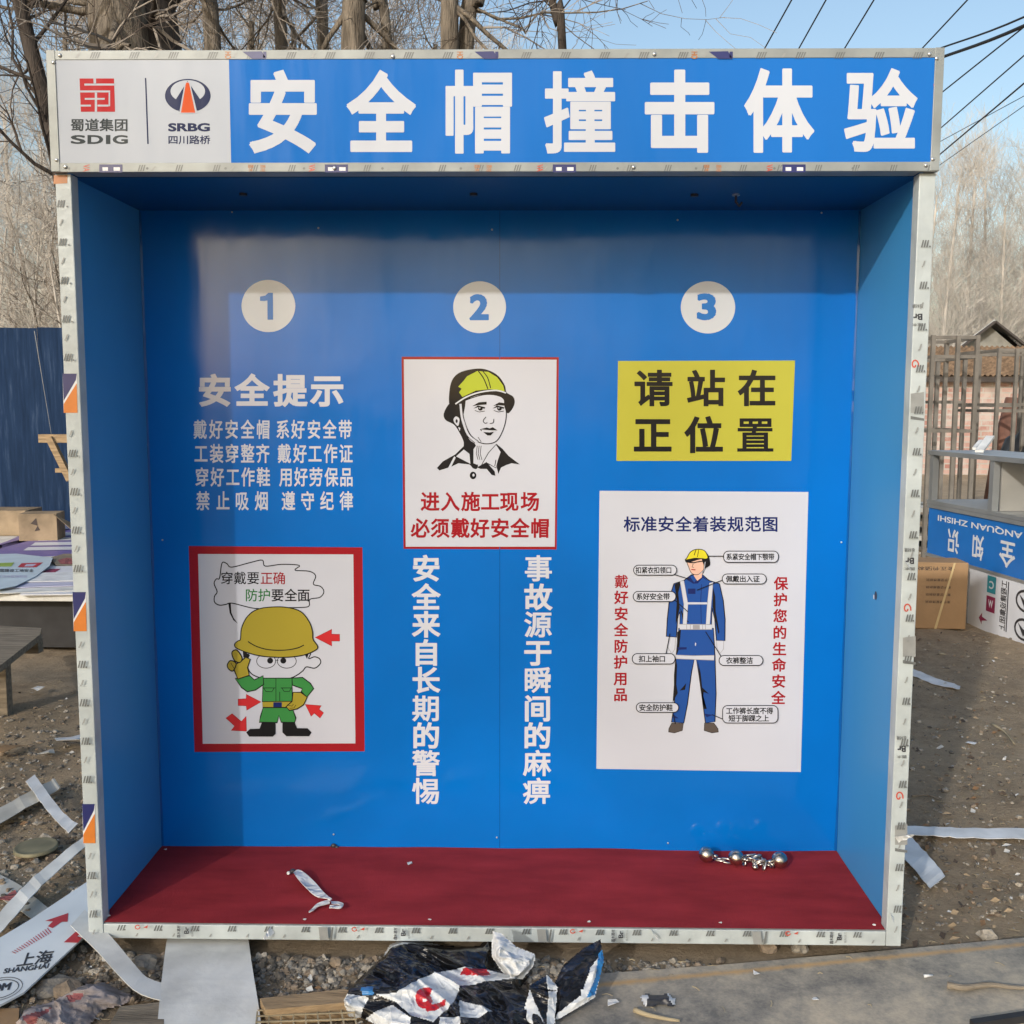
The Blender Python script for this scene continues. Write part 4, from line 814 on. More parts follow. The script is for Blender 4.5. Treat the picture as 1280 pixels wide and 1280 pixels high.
ribbon('panel_strip', 'short blue-white strip with a torn crumpled lower end', 'strip', [(38, 978), (55, 1000), (75, 1025), (92, 1042)], [14, 14, 13, 16], zg + .02, M['paper'], lift=[.02, .012, .012, .02], group='offcut strips on the ground')
ribbon('panel_strip', 'long thin white strip running up to the left post', 'strip', [(-10, 1165), (25, 1130), (60, 1098), (108, 1060)], [18, 17, 14, 11], zg + .03, M['offcut'], lift=[0, .012, .02, .03], group='offcut strips on the ground')
ribbon('panel_strip', 'wide grey strip passing under the long thin strip', 'strip', [(-20, 1098), (15, 1116), (40, 1134), (60, 1150)], [26, 26, 24, 22], zg, M['offcut_dirty'], group='offcut strips on the ground')
ribbon('panel_strip', 'curved grey strip bending from the left post to the broad panel', 'strip', catmull([(98, 1166), (130, 1194), (158, 1222), (180, 1238), (215, 1244)], False, 3), [27 - .5 * i for i in range(13)], zg + .005, M['offcut'], lift=[.05 - .004 * i for i in range(13)], group='offcut strips on the ground')
ribbon('panel_strip', 'long narrow white strip running out to the right of booth', 'strip', [(1110, 1037), (1160, 1039), (1205, 1042), (1290, 1042)], [11, 11, 12, 13], zg, M['paper'], group='offcut strips on the ground')
ribbon('panel_strip', 'lilac-white strip slanting out from the right post', 'strip', [(1115, 1036), (1135, 1060), (1155, 1082), (1172, 1103)], [24, 25, 25, 25], zg, M['paper'], group='offcut strips on the ground')
ribbon('panel_strip', 'small white strip on shaded ground below the cardboard box', 'strip', [(1120, 832), (1145, 842), (1170, 852), (1200, 860)], [9, 8, 8, 4], zg, M['paper'], group='offcut strips on the ground')
scrap(1132, 816, .09, zg, 'black and white torn scrap beside the right post', M['pblack'], 'rubbish', name='torn_scrap'); 
for i, (px, py, s, lab, mm) in enumerate(((48, 862, .055, 'flat white card on the ground near the bench', 'paper'), (92, 930, .12, 'white printed scrap half hidden behind the left post', 'paper'), (62, 942, .05, 'dirty white scrap left of the left post', 'offcut_dirty'), (8, 942, .10, 'brown board scrap at the left edge', 'cardboard'),
        (1152, 692, .10, 'small white scrap on the ground beyond the cardboard box', 'paper'), (1160, 660, .14, 'pale scrap under the steel racks', 'offcut_dirty'), (90, 928, .05, 'dark crumpled scrap on the white printed scrap', 'pblack'), (1178, 818, .03, 'tiny pale twig scrap right of the booth', 'straw'), (1215, 930, .03, 'small pale chip on the sunlit earth', 'paper'), (8, 1125, .05, 'dark red board scrap at the left edge', 'rag_red'),
        (945, 1218, .015, 'tiny white chip on the grey sheet', 'paper'), (1020, 1250, .012, 'white fleck near the middle of the grey sheet', 'paper'), (765, 1255, .02, 'bluish white chip by the plastic bag', 'paper'))):
    scrap(px, py, s, zg - .01 if py < 1190 else GZ + .03, lab, M[mm], 'scrap', i, name='scrap')

# direction sign with red arrows
zs = GZ + 0.05
M['signw'] = mat('sign_white', (0.62, 0.66, 0.68), 0.4, 0, 0.1, 4)
sg = thing('direction_sign', 'fallen white direction sign with red arrows and black writing', 'sign', on_z(40, 1170, GZ))
stilt = lambda u, v, h: (lambda p: Vector((p.x, p.y, zs + .05 * max(0, (u - 20)) / 100 + h)) if False else p)(on_z(u, v, zs + h))
out = [(-60, 1208), (40, 1148), (100, 1108), (130, 1088), (128, 1142), (108, 1168), (60, 1212), (30, 1240), (0, 1256), (-60, 1276)]
mb = MB(); mb.prism([stilt(x, y, 0) for x, y in out], .006, M['signw']); bd = mb.build('sign_board', sg)
A = Art(lambda u, v, h: stilt(u * .1875, 1040 + v * .1875, h), .001)
A.poly([(300, 592), (455, 540), (450, 598), (412, 598), (350, 640), (318, 628), (352, 596)], M['pred'])
for i in range(16):
    t = i / 15; x = 320 - 235 * t; y = 640 + 158 * t
    A.poly([(x - 8, y), (x - 3, y - 2), (x + 24, y + 9 + 22 * (1 - t)), (x + 18, y + 12 + 22 * (1 - t))], M['pred'], 1)
A.poly([(425, 735), (500, 668), (582, 614), (582, 652), (512, 694), (545, 705), (520, 738)], M['pred'], 1); A.build('arrow', sg)
def skew(x0, y0, x1, y1, hgt):            # lettering along a slanting base line
    return None
A = Art(lambda u, v, h: stilt(*(lambda q: (q[0] * .1875, 1040 + q[1] * .1875))((u + (860 - v) * .35, v + (u - 125) * -.12)), h), .001)
A.fit('上海', 120, 808, 350, 900, M['pblack'], .02, 1); A.fit('SHANGHAI', 45, 900, 345, 935, M['pblack'], .03, 1); A.fit('CQM', -60, 1000, 130, 1062, M['pblack'], .05, 1)
A.stroke([(60 + 125 * math.cos(R(a)), 1040 + 62 * math.sin(R(a))) for a in range(180, 541, 12)], 5, M['pblack'], 1); A.stroke([(60 + 150 * math.cos(R(a)), 1040 + 78 * math.sin(R(a))) for a in range(180, 541, 12)], 4, M['pblack'], 1)
A.build('lettering', sg)
# lid
c = on_z(45, 1061, zg); mb = MB(); prof = [(0, .012), (.05, .013), (.066, .010), (.071, .013), (.075, .011), (.076, 0)]
vs = []; fs = []; ns = 40
for r_, z_ in prof:
    for k in range(ns): vs.append(c + Vector((r_ * math.cos(k * 2 * math.pi / ns), r_ * math.sin(k * 2 * math.pi / ns), z_)))
for i in range(len(prof) - 1):
    for k in range(ns): a = i * ns + k; b = i * ns + (k + 1) % ns; fs.append((a, a + ns, b + ns, b))
mb.add(vs, fs, M['lid']); tag(mb.build('round_lid', None, c, True), 'round rusty metal lid lying on the dirt', 'lid')

# crumpled sheets: an outline on the ground, filled with a folded surface
def inside(p, poly):
    x, y = p; r = False; j = len(poly) - 1
    for i in range(len(poly)):
        if (poly[i][1] > y) != (poly[j][1] > y) and x < (poly[j][0] - poly[i][0]) * (y - poly[i][1]) / (poly[j][1] - poly[i][1]) + poly[i][0]: r = not r
        j = i
    return r
def fold(x, y, s, seed):
    c_, s_ = math.cos(seed), math.sin(seed) * .7; u, w = (x * c_ + y * s_) * s, (y * c_ - x * s_) * s * 1.9
    n0 = noise.noise(Vector((u * .5, w * .5, seed))); u += n0 * .9; w += n0 * 1.1
    a = 1 - abs(noise.noise(Vector((u, w, seed)))) * 1.9; b = 1 - abs(noise.noise(Vector((u * 2.6, w * 2.6, seed + 4)))) * 2.0
    return .22 + .45 * n0 + 0.55 * a * abs(a) + 0.20 * b
def crumple(outline, zbase, height, m, step=3.0, s=9.0, seed=1.0, zones=(), lean=None, edge_px=10):
    """outline and zones in photo pixels; the sheet lies on the plane zbase, its folds rise up to height"""
    xs = [p[0] for p in outline]; ys = [p[1] for p in outline]; mb = MB(); idx = {}; vs = []
    E = [(Vector(a), Vector(b)) for a, b in zip(outline, outline[1:] + outline[:1])]
    def ed(p):
        p = Vector(p); best = 1e9
        for a, b in E:
            ab = b - a; t = max(0, min(1, (p - a).dot(ab) / max(ab.dot(ab), 1e-9))); best = min(best, (a + ab * t - p).length)
        return best
    nx_ = int((max(xs) - min(xs)) / step) + 1; ny_ = int((max(ys) - min(ys)) / step) + 1; x0, y0 = min(xs), min(ys)
    def vert(i, j):
        if (i, j) in idx: return idx[(i, j)]
        px, py = x0 + i * step + .9 * noise.noise(Vector((i * .7, j * .7, seed))) , y0 + j * step
        p = on_z(px, py, zbase) if lean is None else lean(px, py)
        e = min(1, ed((px, py)) / edge_px); h = height * e * (0.35 + 0.65 * max(0, fold(p.x, p.y + p.z, s, seed)))
        d = Vector((0, -1.15, 1)) if lean is None else Vector((0, -1, .3)).normalized()
        q = p + d * h; idx[(i, j)] = len(vs); vs.append(q); return idx[(i, j)]
    quads = []
    for j in range(ny_):
        for i in range(nx_):
            cx, cy = x0 + (i + .5) * step, y0 + (j + .5) * step
            if inside((cx, cy), outline):
                mm = m
                for z, zm in zones:
                    if inside((cx, cy), z): mm = zm
                quads.append(((vert(i, j), vert(i + 1, j), vert(i + 1, j + 1), vert(i, j + 1)), mm))
    mats_ = []
    for qd, mm in quads:
        if mm not in mats_: mats_.append(mm)
    for mm in mats_: mb.mi(mm)
    mb.v = [tuple(v) for v in vs]
    for qd, mm in quads: mb.f.append(list(qd)[::-1]); mb.m.append(mb.mi(mm))
    return mb
bag = thing('plastic_film_heap', 'crumpled heap of black and white printed plastic film before the booth', 'plastic film', on_z(590, 1240, GZ))
z4 = lambda L: [(420 + x * .28125, 1150 + y * .28125) for x, y in L]
swirl = [(435 + 0, 0)]
sw = []
for k in range(14): a = R(-20 + k * 26); sw.append((412 + 40 * math.cos(a), 372 + 42 * math.sin(a)))
BW, BK, BRD, BBL = M['bag_white'], M['bag_black'], M['bag_red'], M['bag_blue']
o1 = z4([(20, 370), (50, 310), (130, 235), (210, 165), (240, 110), (300, 85), (380, 95), (470, 112), (560, 120), (640, 115), (690, 60), (720, 150), (700, 210), (860, 250), (820, 300), (860, 330), (900, 380), (960, 470), (1000, 520), (420, 520), (240, 500), (130, 440), (60, 430), (30, 405)])
zones = [(z4([(205, 165), (240, 110), (275, 82), (340, 88), (470, 112), (330, 128), (250, 145)]), BW), (z4([(25, 400), (30, 345), (160, 365), (105, 440), (50, 430)]), BW), (z4([(128, 322), (178, 318), (184, 355), (135, 358)]), BBL),
         (z4([(195, 355), (280, 350), (390, 285), (470, 245), (560, 232), (660, 236), (820, 275), (700, 290), (560, 310), (520, 400), (440, 470), (340, 440), (280, 385)]), BW),
         (z4([(570, 236), (670, 236), (690, 262), (650, 272), (556, 258)]), BRD), (z4([(130, 440), (260, 395), (340, 450), (330, 520), (180, 520)]), BW), (z4([(550, 370), (700, 420), (640, 450), (560, 450)]), BW), (z4([(470, 450), (560, 450), (560, 520), (460, 520)]), BW)]
sp_l, sp_r = [], []
for k in range(30):
    t = k / 29; a = R(-150 + 520 * t); r_ = 5 + 36 * t ** .8; w_ = 5 + 11 * t; cx, cy = 408, 372
    sp_l.append((cx + (r_ + w_) * math.cos(a), cy + (r_ + w_) * math.sin(a) * 1.05)); sp_r.append((cx + (r_ - w_ * .75) * math.cos(a), cy + (r_ - w_ * .75) * math.sin(a) * 1.05))
swirl_pts = []
for k in range(34):
    t = k / 33; a = R(200 + 470 * t); swirl_pts.append((408 + (6 + 32 * t) * math.cos(a), 376 + (6 + 32 * t) * math.sin(a), 9 + 8 * t))
def thick(P):
    out_l, out_r = [], []
    for i, (x, y, w) in enumerate(P):
        a, b = P[max(i - 1, 0)], P[min(i + 1, len(P) - 1)]; t = Vector((b[0] - a[0], b[1] - a[1])).normalized(); out_l.append((x - t.y * w, y + t.x * w)); out_r.append((x + t.y * w, y - t.x * w))
    return out_l, out_r
tl_, tr_ = thick(swirl_pts)
for i in range(len(tl_) - 1): zones.append((z4([tl_[i], tl_[i + 1], tr_[i + 1], tr_[i]]), BRD))
zones.append((z4([(395, 400), (440, 396), (500, 376), (492, 398), (450, 422), (415, 426)]), BRD))
crumple(o1, GZ + .012, .060, BK, 1.1, 5.4, 2.1, zones).build('film_sheet', bag, smooth=True)
lean1 = lambda px, py: on_y(px, py, -0.10 - max(0, (py - 1165)) * .0012)
crumple(z4([(695, 50), (735, 60), (800, 118), (885, 152), (880, 200), (830, 262), (770, 270), (735, 225), (692, 160)]), 0, .05, BW, 1.15, 13, 4.1, (), lean1).build('white_crumple', bag, smooth=True)
lean2 = lambda px, py: on_y(px, py, -0.14 - max(0, (py - 1175)) * .0022)
crumple(z4([(1175, 85), (1190, 180), (1150, 345), (1000, 440), (960, 440), (960, 300), (1010, 200), (1100, 125)]), 0, .03, BK, 1.15, 7, 8.1, [(z4([(1130, 200), (1180, 140), (1192, 180), (1150, 345), (970, 450), (985, 405), (1090, 320)]), BW), (z4([(1165, 150), (1192, 120), (1192, 190), (1150, 330), (1110, 335), (1150, 250)]), BBL), (z4([(1085, 300), (1112, 292), (1112, 345), (1085, 350)]), BW)], lean2).build('bag_corner', bag, smooth=True)
lean3 = lambda px, py: on_y(px, py, -0.22 - max(0, (py - 1195)) * .0020)
crumple(z4([(860, 290), (940, 240), (985, 300), (970, 470), (960, 520), (850, 520), (830, 420)]), 0, .035, BK, 1.15, 9, 5.5, [(z4([(860, 310), (880, 350), (930, 460), (925, 520), (820, 520), (835, 400)]), BW), (z4([(935, 240), (985, 295), (980, 312), (940, 300)]), BW), (z4([(945, 310), (985, 315), (970, 470), (935, 450)]), BW)], lean3).build('twisted_strip', bag, smooth=True)
# dirty printed cloth at the left bottom
tag(crumple([(18, 1290), (30, 1262), (70, 1250), (100, 1232), (130, 1228), (150, 1238), (172, 1246), (150, 1258), (128, 1262), (110, 1285), (90, 1292)], GZ + .01, .05, M['rag'], 2.0, 12, 2.2, [([(38, 1275), (70, 1262), (66, 1270), (45, 1288)], M['rag_red']), ([(90, 1248), (112, 1246), (110, 1254), (94, 1256)], M['rag_red'])]).build('cloth_rag', None, (0, 0, 0), True), 'crumpled dirty white cloth with faded red print', 'rag')

# boards on the ground
mb = MB(); mb.prism([on_z(x, y, GZ + .026) for x, y in ((735, 1218), (900, 1206), (1130, 1186), (1300, 1170), (1500, 1330), (560, 1345), (620, 1270))], .02, M['slab'])
slab = mb.build('sheet_board', None, on_z(1000, 1250, GZ)); tag(slab, 'large weathered grey sheet with an orange rust streak on the ground', 'sheet board')
mb = MB(); mb.prism([on_z(x, y, GZ + .05) for x, y in ((325, 1248), (430, 1236), (470, 1250), (332, 1262))], .05, M['timber']); tag(mb.build('timber_batten', None, on_z(380, 1255, GZ)), 'yellowish timber batten between the broad panel and plastic film', 'batten')
mb = MB()
for i in range(9):
    t = i / 8; a, b = on_z(322 + 118 * t, 1262 - 6 * t, GZ + .03), on_z(318 + 132 * t, 1300, GZ + .03); mb.bar(a, b, .004, .003, M['straw'])
for i in range(6):
    t = i / 5; a, b = on_z(322 - 4 * t, 1263 + 36 * t, GZ + .032), on_z(442 + 10 * t, 1257 + 42 * t, GZ + .032); mb.bar(a, b, .004, .003, M['straw'])
tag(mb.build('mesh_mat', None, on_z(380, 1280, GZ)), 'frayed straw coloured netting in front of the timber batten', 'netting')
mb = MB(); mb.prism([on_z(x, y, GZ + .03) for x, y in ((150, 1258), (205, 1252), (205, 1310), (120, 1310))], .03, M['timber_grey']); tag(mb.build('plank_end', None, on_z(170, 1285, GZ)), 'dark grey plank end left of the broad panel', 'plank')
mb = MB(); mb.prism([on_z(x, y, GZ + .03) for x, y in ((-40, 1262), (24, 1260), (22, 1300), (-40, 1310))], .03, M['cardboard']); tag(mb.build('board_scrap', None, on_z(0, 1285, GZ)), 'tan board scrap in the bottom left corner', 'board')
mb = MB(); mb.bar(on_z(1215, 1281, GZ + .04), on_z(1300, 1268, GZ + .04), .02, .02, M['dark']); tag(mb.build('dark_bar', None, on_z(1250, 1277, GZ)), 'dark bar across the bottom right corner', 'bar')
def stick(name, pts, r, z, m, label, cat, sides=6):
    P = [on_z(x, y, z + r) for x, y in pts]; mb = MB(); n = len(P); mb.tube(P, [r * (1 - .5 * i / (n - 1)) for i in range(n)], sides, m); return tag(mb.build(name, None, P[0], True), label, cat)
stick('dry_stalk', catmull([(793, 1262), (808, 1268), (830, 1273), (850, 1276)], False, 3), .008, GZ + .027, M['straw'], 'frayed dry stalk on the grey sheet near the bag', 'stalk')
stick('rope_piece', catmull([(1184, 1231), (1205, 1235), (1235, 1231), (1262, 1234), (1290, 1236)], False, 4), .011, GZ + .027, M['timber_grey'], 'short dark rope piece on the right of the grey sheet', 'rope')
stick('timber_sliver', [(1155, 1220), (1166, 1219)], .005, GZ + .027, M['paper'], 'white sliver near the rust line', 'sliver')
stick('dry_twig', catmull([(1240, 905), (1256, 915), (1268, 930)], False, 3), .008, GZ + .01, M['straw'], 'pale dry twig on the sunlit ground at right', 'twig')
stick('dry_twig', catmull([(1140, 995), (1160, 994), (1175, 1000)], False, 3), .006, GZ + .01, M['timber_grey'], 'thin grey twig on the shaded earth by the right post', 'twig')
tag(crumple([(800, 1246), (808, 1242), (822, 1245), (834, 1242), (845, 1250), (842, 1258), (826, 1256), (806, 1259)], GZ + .03, .03, M['pblack'], 2, 25, 3.0, [([(800, 1244), (810, 1244), (808, 1258), (800, 1258)], M['paper']), ([(834, 1242), (846, 1248), (843, 1258), (838, 1254)], M['paper'])]).build('film_scrap', None, (0, 0, 0), True), 'small black and white film scrap on the grey sheet', 'scrap')

# loose stones (too many to count) and straw
rn = random.Random(11)
ico = bmesh.new(); bmesh.ops.create_icosphere(ico, subdivisions=2, radius=1); ico.verts.index_update(); IV = [v.co.copy() for v in ico.verts]; IF = [tuple(v.index for v in f.verts) for f in ico.faces]; ico.free()
def rock(mb, c, s, m, rn):
    sq = rn.uniform(.5, .9); a = rn.uniform(0, 6.28); ca, sa = math.cos(a), math.sin(a); vs = []; ax = rn.uniform(.7, 1.3)
    for v in IV:
        w = v * (1 + .55 * noise.noise(v * 1.3 + Vector((sq * 40, ax * 30, a)))); x, y = w.x * ax, w.y; vs.append(c + Vector((x * ca - y * sa, x * sa + y * ca, w.z * sq)) * s if False else c + Vector(((x * ca - y * sa) * s, (x * sa + y * ca) * s, w.z * sq * s)))
    mb.add(vs, IF, m)
mb = MB(); SM = [mat('stone_%s' % n, c, 0.9, 0, 0.35, 30, 0.4, 120, 0.2) for n, c in (('grey', (0.22, 0.20, 0.17)), ('brown', (0.25, 0.195, 0.14)), ('pale', (0.36, 0.32, 0.26)), ('dark', (0.13, 0.115, 0.095)))]
for i in range(5200):
    k = rn.random()
    if k < .62: px, py = rn.uniform(118, 900), 1176 + 80 * rn.random() ** 1.3
    elif k < .85: px, py = rn.uniform(0, 125), rn.uniform(880, 1280)
    else: px, py = rn.uniform(1125, 1280), rn.uniform(800, 1185)
    if 735 < px and py > 1232 - (px - 742) * .118 - 26: continue
    p = on_z(px, py, GZ); s = .0042 + .011 * rn.random() ** 3.2
    if k > .85: s *= .85
    if abs(p.x) < 1.2 and p.y > 0.0: p.y = -0.01 - rn.random() * .1
    rock(mb, Vector((p.x, p.y, ground_h(p.x, p.y) + s * .25)), s, rn.choice(SM), rn)
tag(mb.build('gravel'), 'loose grey-brown gravel and clods strewn around the booth', 'gravel', kind='stuff')
LM = [mat('litter_%s' % n, c, .85, 0, .2, 20) for n, c in (('leaf_brown', (.20, .115, .055)), ('leaf_tan', (.34, .25, .15)), ('leaf_dark', (.07, .05, .035)), ('paper_flake', (.55, .54, .5)))]
mb = MB()
for i in range(420):
    k = rn.random()
    if k < .12: px, py = rn.uniform(200, 1280), rn.uniform(1180, 1280)
    elif k < .5: px, py = rn.uniform(0, 125), rn.uniform(850, 1280)
    else: px, py = rn.uniform(1125, 1280), rn.uniform(780, 1180)
    p = on_z(px, py, GZ); a = rn.uniform(0, 6.28); L = rn.uniform(.008, .035); z = ground_h(p.x, p.y) + .004 + (.03 if (p.y < -.02 and p.x > 0.1) else 0); b2 = rn.uniform(-.5, .5)
    if abs(p.x) < 1.25 and p.y > -.02: continue
    mb.tube([Vector((p.x, p.y, z)), Vector((p.x + L * .5 * math.cos(a), p.y + L * .5 * math.sin(a), z + rn.uniform(0, .005))), Vector((p.x + L * math.cos(a + b2), p.y + L * math.sin(a + b2), z))], rn.uniform(.0007, .0017), 4, M['straw'])
for i in range(900):
    k = rn.random()
    if k < .25: px, py = rn.uniform(118, 740), rn.uniform(1180, 1280)
    elif k < .45: px, py = rn.uniform(0, 125), rn.uniform(850, 1280)
    else: px, py = rn.uniform(1125, 1280), rn.uniform(770, 1185)
    p = on_z(px, py, GZ); a = rn.uniform(0, 6.28); L = .004 + .016 * rn.random() ** 2; z = ground_h(p.x, p.y) + .003
    if abs(p.x) < 1.25 and p.y > -.02: continue
    u = Vector((math.cos(a), math.sin(a), rn.uniform(-.2, .5))); w = Vector((-math.sin(a), math.cos(a), rn.uniform(-.2, .6))); c = Vector((p.x, p.y, z + L * .4))
    mb.add([c - u * L, c + w * L * .5 + Vector((0, 0, L * .3)), c + u * L, c - w * L * .5], [(0, 1, 2, 3)], LM[rn.randrange(4)])
tag(mb.build('straw_litter'), 'dry straw and leaf litter scattered over the ground', 'litter', kind='stuff')
for px, py, s, lab in ((84, 1242, .055, 'brown stone beside the dirty cloth'), (66, 1238, .06, 'flat grey stone left of the dirty cloth'), (56, 1050, .03, 'small stone behind the metal lid'), (420, 1205, .03, 'grey stone on the gravel near the plastic film'), (960, 1186, .04, 'cracked stone under the right half of the rail'), (1000, 1188, .035, 'pale flat stone under the rail near the right post'), (180, 1208, .05, 'rounded stone in the gap left of the broad panel'), (1235, 1172, .04, 'flat stone right of the booth by the grey sheet')):
    c = on_z(px, py, GZ); mb = MB(); rock(mb, c + Vector((0, 0, s * .15)), s * .75, SM[len(lab) % 3], rn); tag(mb.build('stone', None, c), lab, 'stone', 'larger stones on the ground')

# ================================================================== left background
# hoarding fence
fen = thing('hoarding_fence', 'dark navy sheet metal hoarding fence behind the table', 'fence', (-5, 7.4, GZ))
x = -13.0; i = 0; yF = 7.4
edges = [-13.2, -11.3, -9.4, -7.5, -4.86, -2.9, -1.0, 0.9]
for i, (a, b) in enumerate(zip(edges, edges[1:])):
    mb = MB(); n = 24; topz = 2.37 + (0.02, -.02, .01, .03, .0, -.03, .02)[i]; vs = []; yo = .025 * (i % 2)
    for k in range(n * 2 + 1):
        xx = a + (b - a) * k / (n * 2) ; dy = (0, .003, .003, 0)[k % 4]
        vs += [(xx, yF + yo + dy, GZ - .05), (xx, yF + yo + dy + .03 * ((i * 7) % 3 - 1), topz - (.04 * k / (2 * n) if i in (3, 4) else 0))]
    mb.add(vs, [(2 * k, 2 * k + 2, 2 * k + 3, 2 * k + 1) for k in range(n * 2)], M['hoard']); mb.build('fence_panel', fen)
mb = MB(); mb.add([(-4.875, yF - .035, 2.33), (-4.868, yF - .035, 2.33), (-4.735, yF - .035, 1.2), (-4.738, yF - .035, 1.2)], [(0, 1, 2, 3)], M['film_grey']); mb.build('seam_scratch', fen)
for a in edges[::1]:
    pass
mb = MB(); mb.bar((-13, yF + .08, 1.9), (.9, yF + .08, 1.9), .05, .05, M['tube']); mb.bar((-13, yF + .08, .5), (.9, yF + .08, .5), .05, .05, M['tube']); mb.build('rail', fen)
for a in edges: mb = MB(); mb.bar((a, yF + .13, GZ - .05), (a, yF + .13, 2.2), .06, .06, M['tube'], (0, 1, 0)); mb.build('post', fen)
# low table with printed boards
zt = .36; tb = thing('low_table', 'low dark table loaded with printed boards by the fence', 'table', (-4, 4.2, GZ))
mb = MB(); mb.box((-7.0, 3.62, zt - .05), (-2.35, 6.95, zt - .003), M['offcut'], .004); mb.build('table_top', tb)
mb = MB(); mb.box((-6.95, 3.75, GZ + .02), (-2.40, 3.80, zt - .052), M['dark']); mb.box((-2.46, 3.81, GZ + .02), (-2.41, 6.6, zt - .052), M['dark']); mb.build('skirt_board', tb)
for xx in (-6.8, -4.7, -2.55):
    for yy in (3.9, 6.5): mb = MB(); mb.box((xx - .04, yy - .04, GZ - .02), (xx + .04, yy + .04, zt - .052), M['timber_grey']); mb.build('leg', tb)
tz = lambda zz: (lambda u, v, h: on_z(u, v, zz + h))
def sheet(name, label, outline, z, base, th=.004, prints=()):
    mb = MB(); top = [on_z(x, y, z) for x, y in outline]; o = top[0].copy(); mb.prism(top, th, base); ob = tag(mb.build(name, None, o), label, 'printed board', 'printed boards on the low table')
    A = Art(tz(z), .0015)
    for kind, a, mm in prints:
        if kind == 'p': A.poly(a, mm)
        else: A.fit(a[4], *a[:4], mm, .01)
    if prints: A.build('print', ob)
    return ob
rowsP = []
for k, y in enumerate((666, 672, 678, 684)):
    rowsP += [('p', [(62 - 9 * k, y), (100, y - 1), (100, y + 3), (56 - 9 * k, y + 4)], M['pwhite'])]
sheet('printed_board', 'violet notice board with rows of white text on the table', [(-80, 708), (10, 676), (55, 656), (125, 651), (125, 692), (-80, 700)], zt + .004, M['ppurple'], .004, [('p', [(50, 658), (80, 652), (125, 651), (125, 660), (50, 662)], M['ppale'])] + rowsP)
sheet('printed_board', 'pale blue board with a green and a red box curling at its corner', [(-60, 694), (20, 692), (66, 697), (62, 707), (45, 720), (20, 732), (0, 736), (-60, 738)], zt + .035, M['plblue'], .004, [('p', [(-8, 704), (18, 703), (14, 708), (-12, 708)], M['pgreen']), ('p', [(27, 704), (54, 703), (45, 709), (22, 709)], M['pred']), ('p', [(33, 705.2), (46, 704.8), (41, 707.8), (30, 708)], M['ppale']), ('f', (-6, 711, 42, 715, '中国建设工地安全'), M['pblack']), ('f', (-8, 719, 34, 722, '施工现场管理制度'), M['ppale'])])
sheet('printed_board', 'white board with a maroon label at the table edge', [(40, 722), (60, 708), (125, 706), (125, 727), (60, 728)], zt + .012, M['pwhite'], .004, [('p', [(50, 716), (62, 711), (76, 711), (64, 718)], M['pmaroon'])])
sheet('printed_board', 'white board with photo print partly hidden by the left post', [(62, 697), (80, 692), (125, 692), (125, 706), (70, 706)], zt + .02, M['timber_grey'], .004, [('p', [(72, 700), (84, 697), (96, 699), (92, 705), (76, 705)], M['rag_red'])])
for k_, (y_, lab) in enumerate(((725, 'upper grey-edged board in the pile at the table front'), (731, 'middle bowed board in the pile at the table front'), (737, 'lower board in the pile at the table front'))):
    sheet('printed_board', lab, [(-40, y_ - 3), (40 + 12 * k_, y_ - 9), (125, y_ - 11), (125, y_), (30 + 20 * k_, y_ + 2), (-40, y_ + 6)], zt + .028 - .008 * k_, M[('paper', 'ppale', 'offcut')[k_]], .005)
sheet('printed_board', 'plain white board sticking out lowest at the table front', [(30, 734), (60, 729), (125, 729), (125, 742), (25, 743)], zt + .006, M['pwhite'], .008)
# cardboard on the table
def carton(name, label, lo, hi, m, rotz=0.0, prints=None, tape=True, cat='cardboard box'):
    c = Vector(((lo[0] + hi[0]) / 2, (lo[1] + hi[1]) / 2, lo[2])); t = thing(name, label, cat, c)
    rt = Matrix.Rotation(rotz, 3, 'Z'); mb = MB(); mb.box(lo, hi, m, .004, rt, c); mb.build('carton', t); return t, rt, c
carton('cardboard_box', 'tan cardboard box at the left frame edge on the table', (gat(-60, 6.5, 0), 6.5, zt + .001), (gat(24, 6.5, 0), 6.85, zt + .24), M['cardboard_pale'], .03)
t, rt, c = carton('cardboard_box', 'wider crushed cardboard box beside the left post on table', (gat(14, 6.15, 0), 6.15, zt + .001), (gat(60, 6.15, 0), 6.4, zt + .25), M['cardboard_pale'], .16)
mb = MB(); mb.prism([c + Vector((.15, -.10, .248)), c + Vector((.17, -.12, .245)), c + Vector((.34, -.05, .06)), c + Vector((.3, .06, .12))], .006, M['cardboard_pale']); mb.build('flap', t)
mb = MB(); mb.add([c + rt @ Vector(p) for p in ((-.06, -.128, .16), (.0, -.128, .14), (-.01, -.128, .21), (.02, -.128, .10), (-.03, -.128, .09))], [(0, 1, 2), (1, 3, 4)], M['ink']); mb.build('tear', t)
# bench
zb = .33; bn = thing('wooden_bench', 'rough grey wooden bench cut off by the left frame edge', 'bench', on_z(10, 870, GZ))
mb = MB(); mb.prism([on_z(x, y, zb) for x, y in ((52, 785), (50, 793), (0, 832), (-80, 895), (-80, 778))], .035, M['timber_grey']); mb.build('seat', bn)
p = on_z(4, 890, GZ); mb = MB(); mb.box((p.x - .07, p.y - .03, GZ - .02), (p.x + .04, p.y + .03, zb - .036), M['timber_grey'], .003); mb.build('leg', bn)
q_ = on_z(36, 790, zb); mb = MB(); mb.box((q_.x - .05, q_.y - .02, zb - .12), (q_.x + .06, q_.y + .04, zb - .036), M['timber_grey'], .003); mb.build('crosspiece', bn)
mb = MB(); mb.box((p.x - .9, p.y + .1, GZ - .02), (p.x - .8, p.y + .2, zb - .036), M['timber_grey'], .003); mb.build('leg', bn)
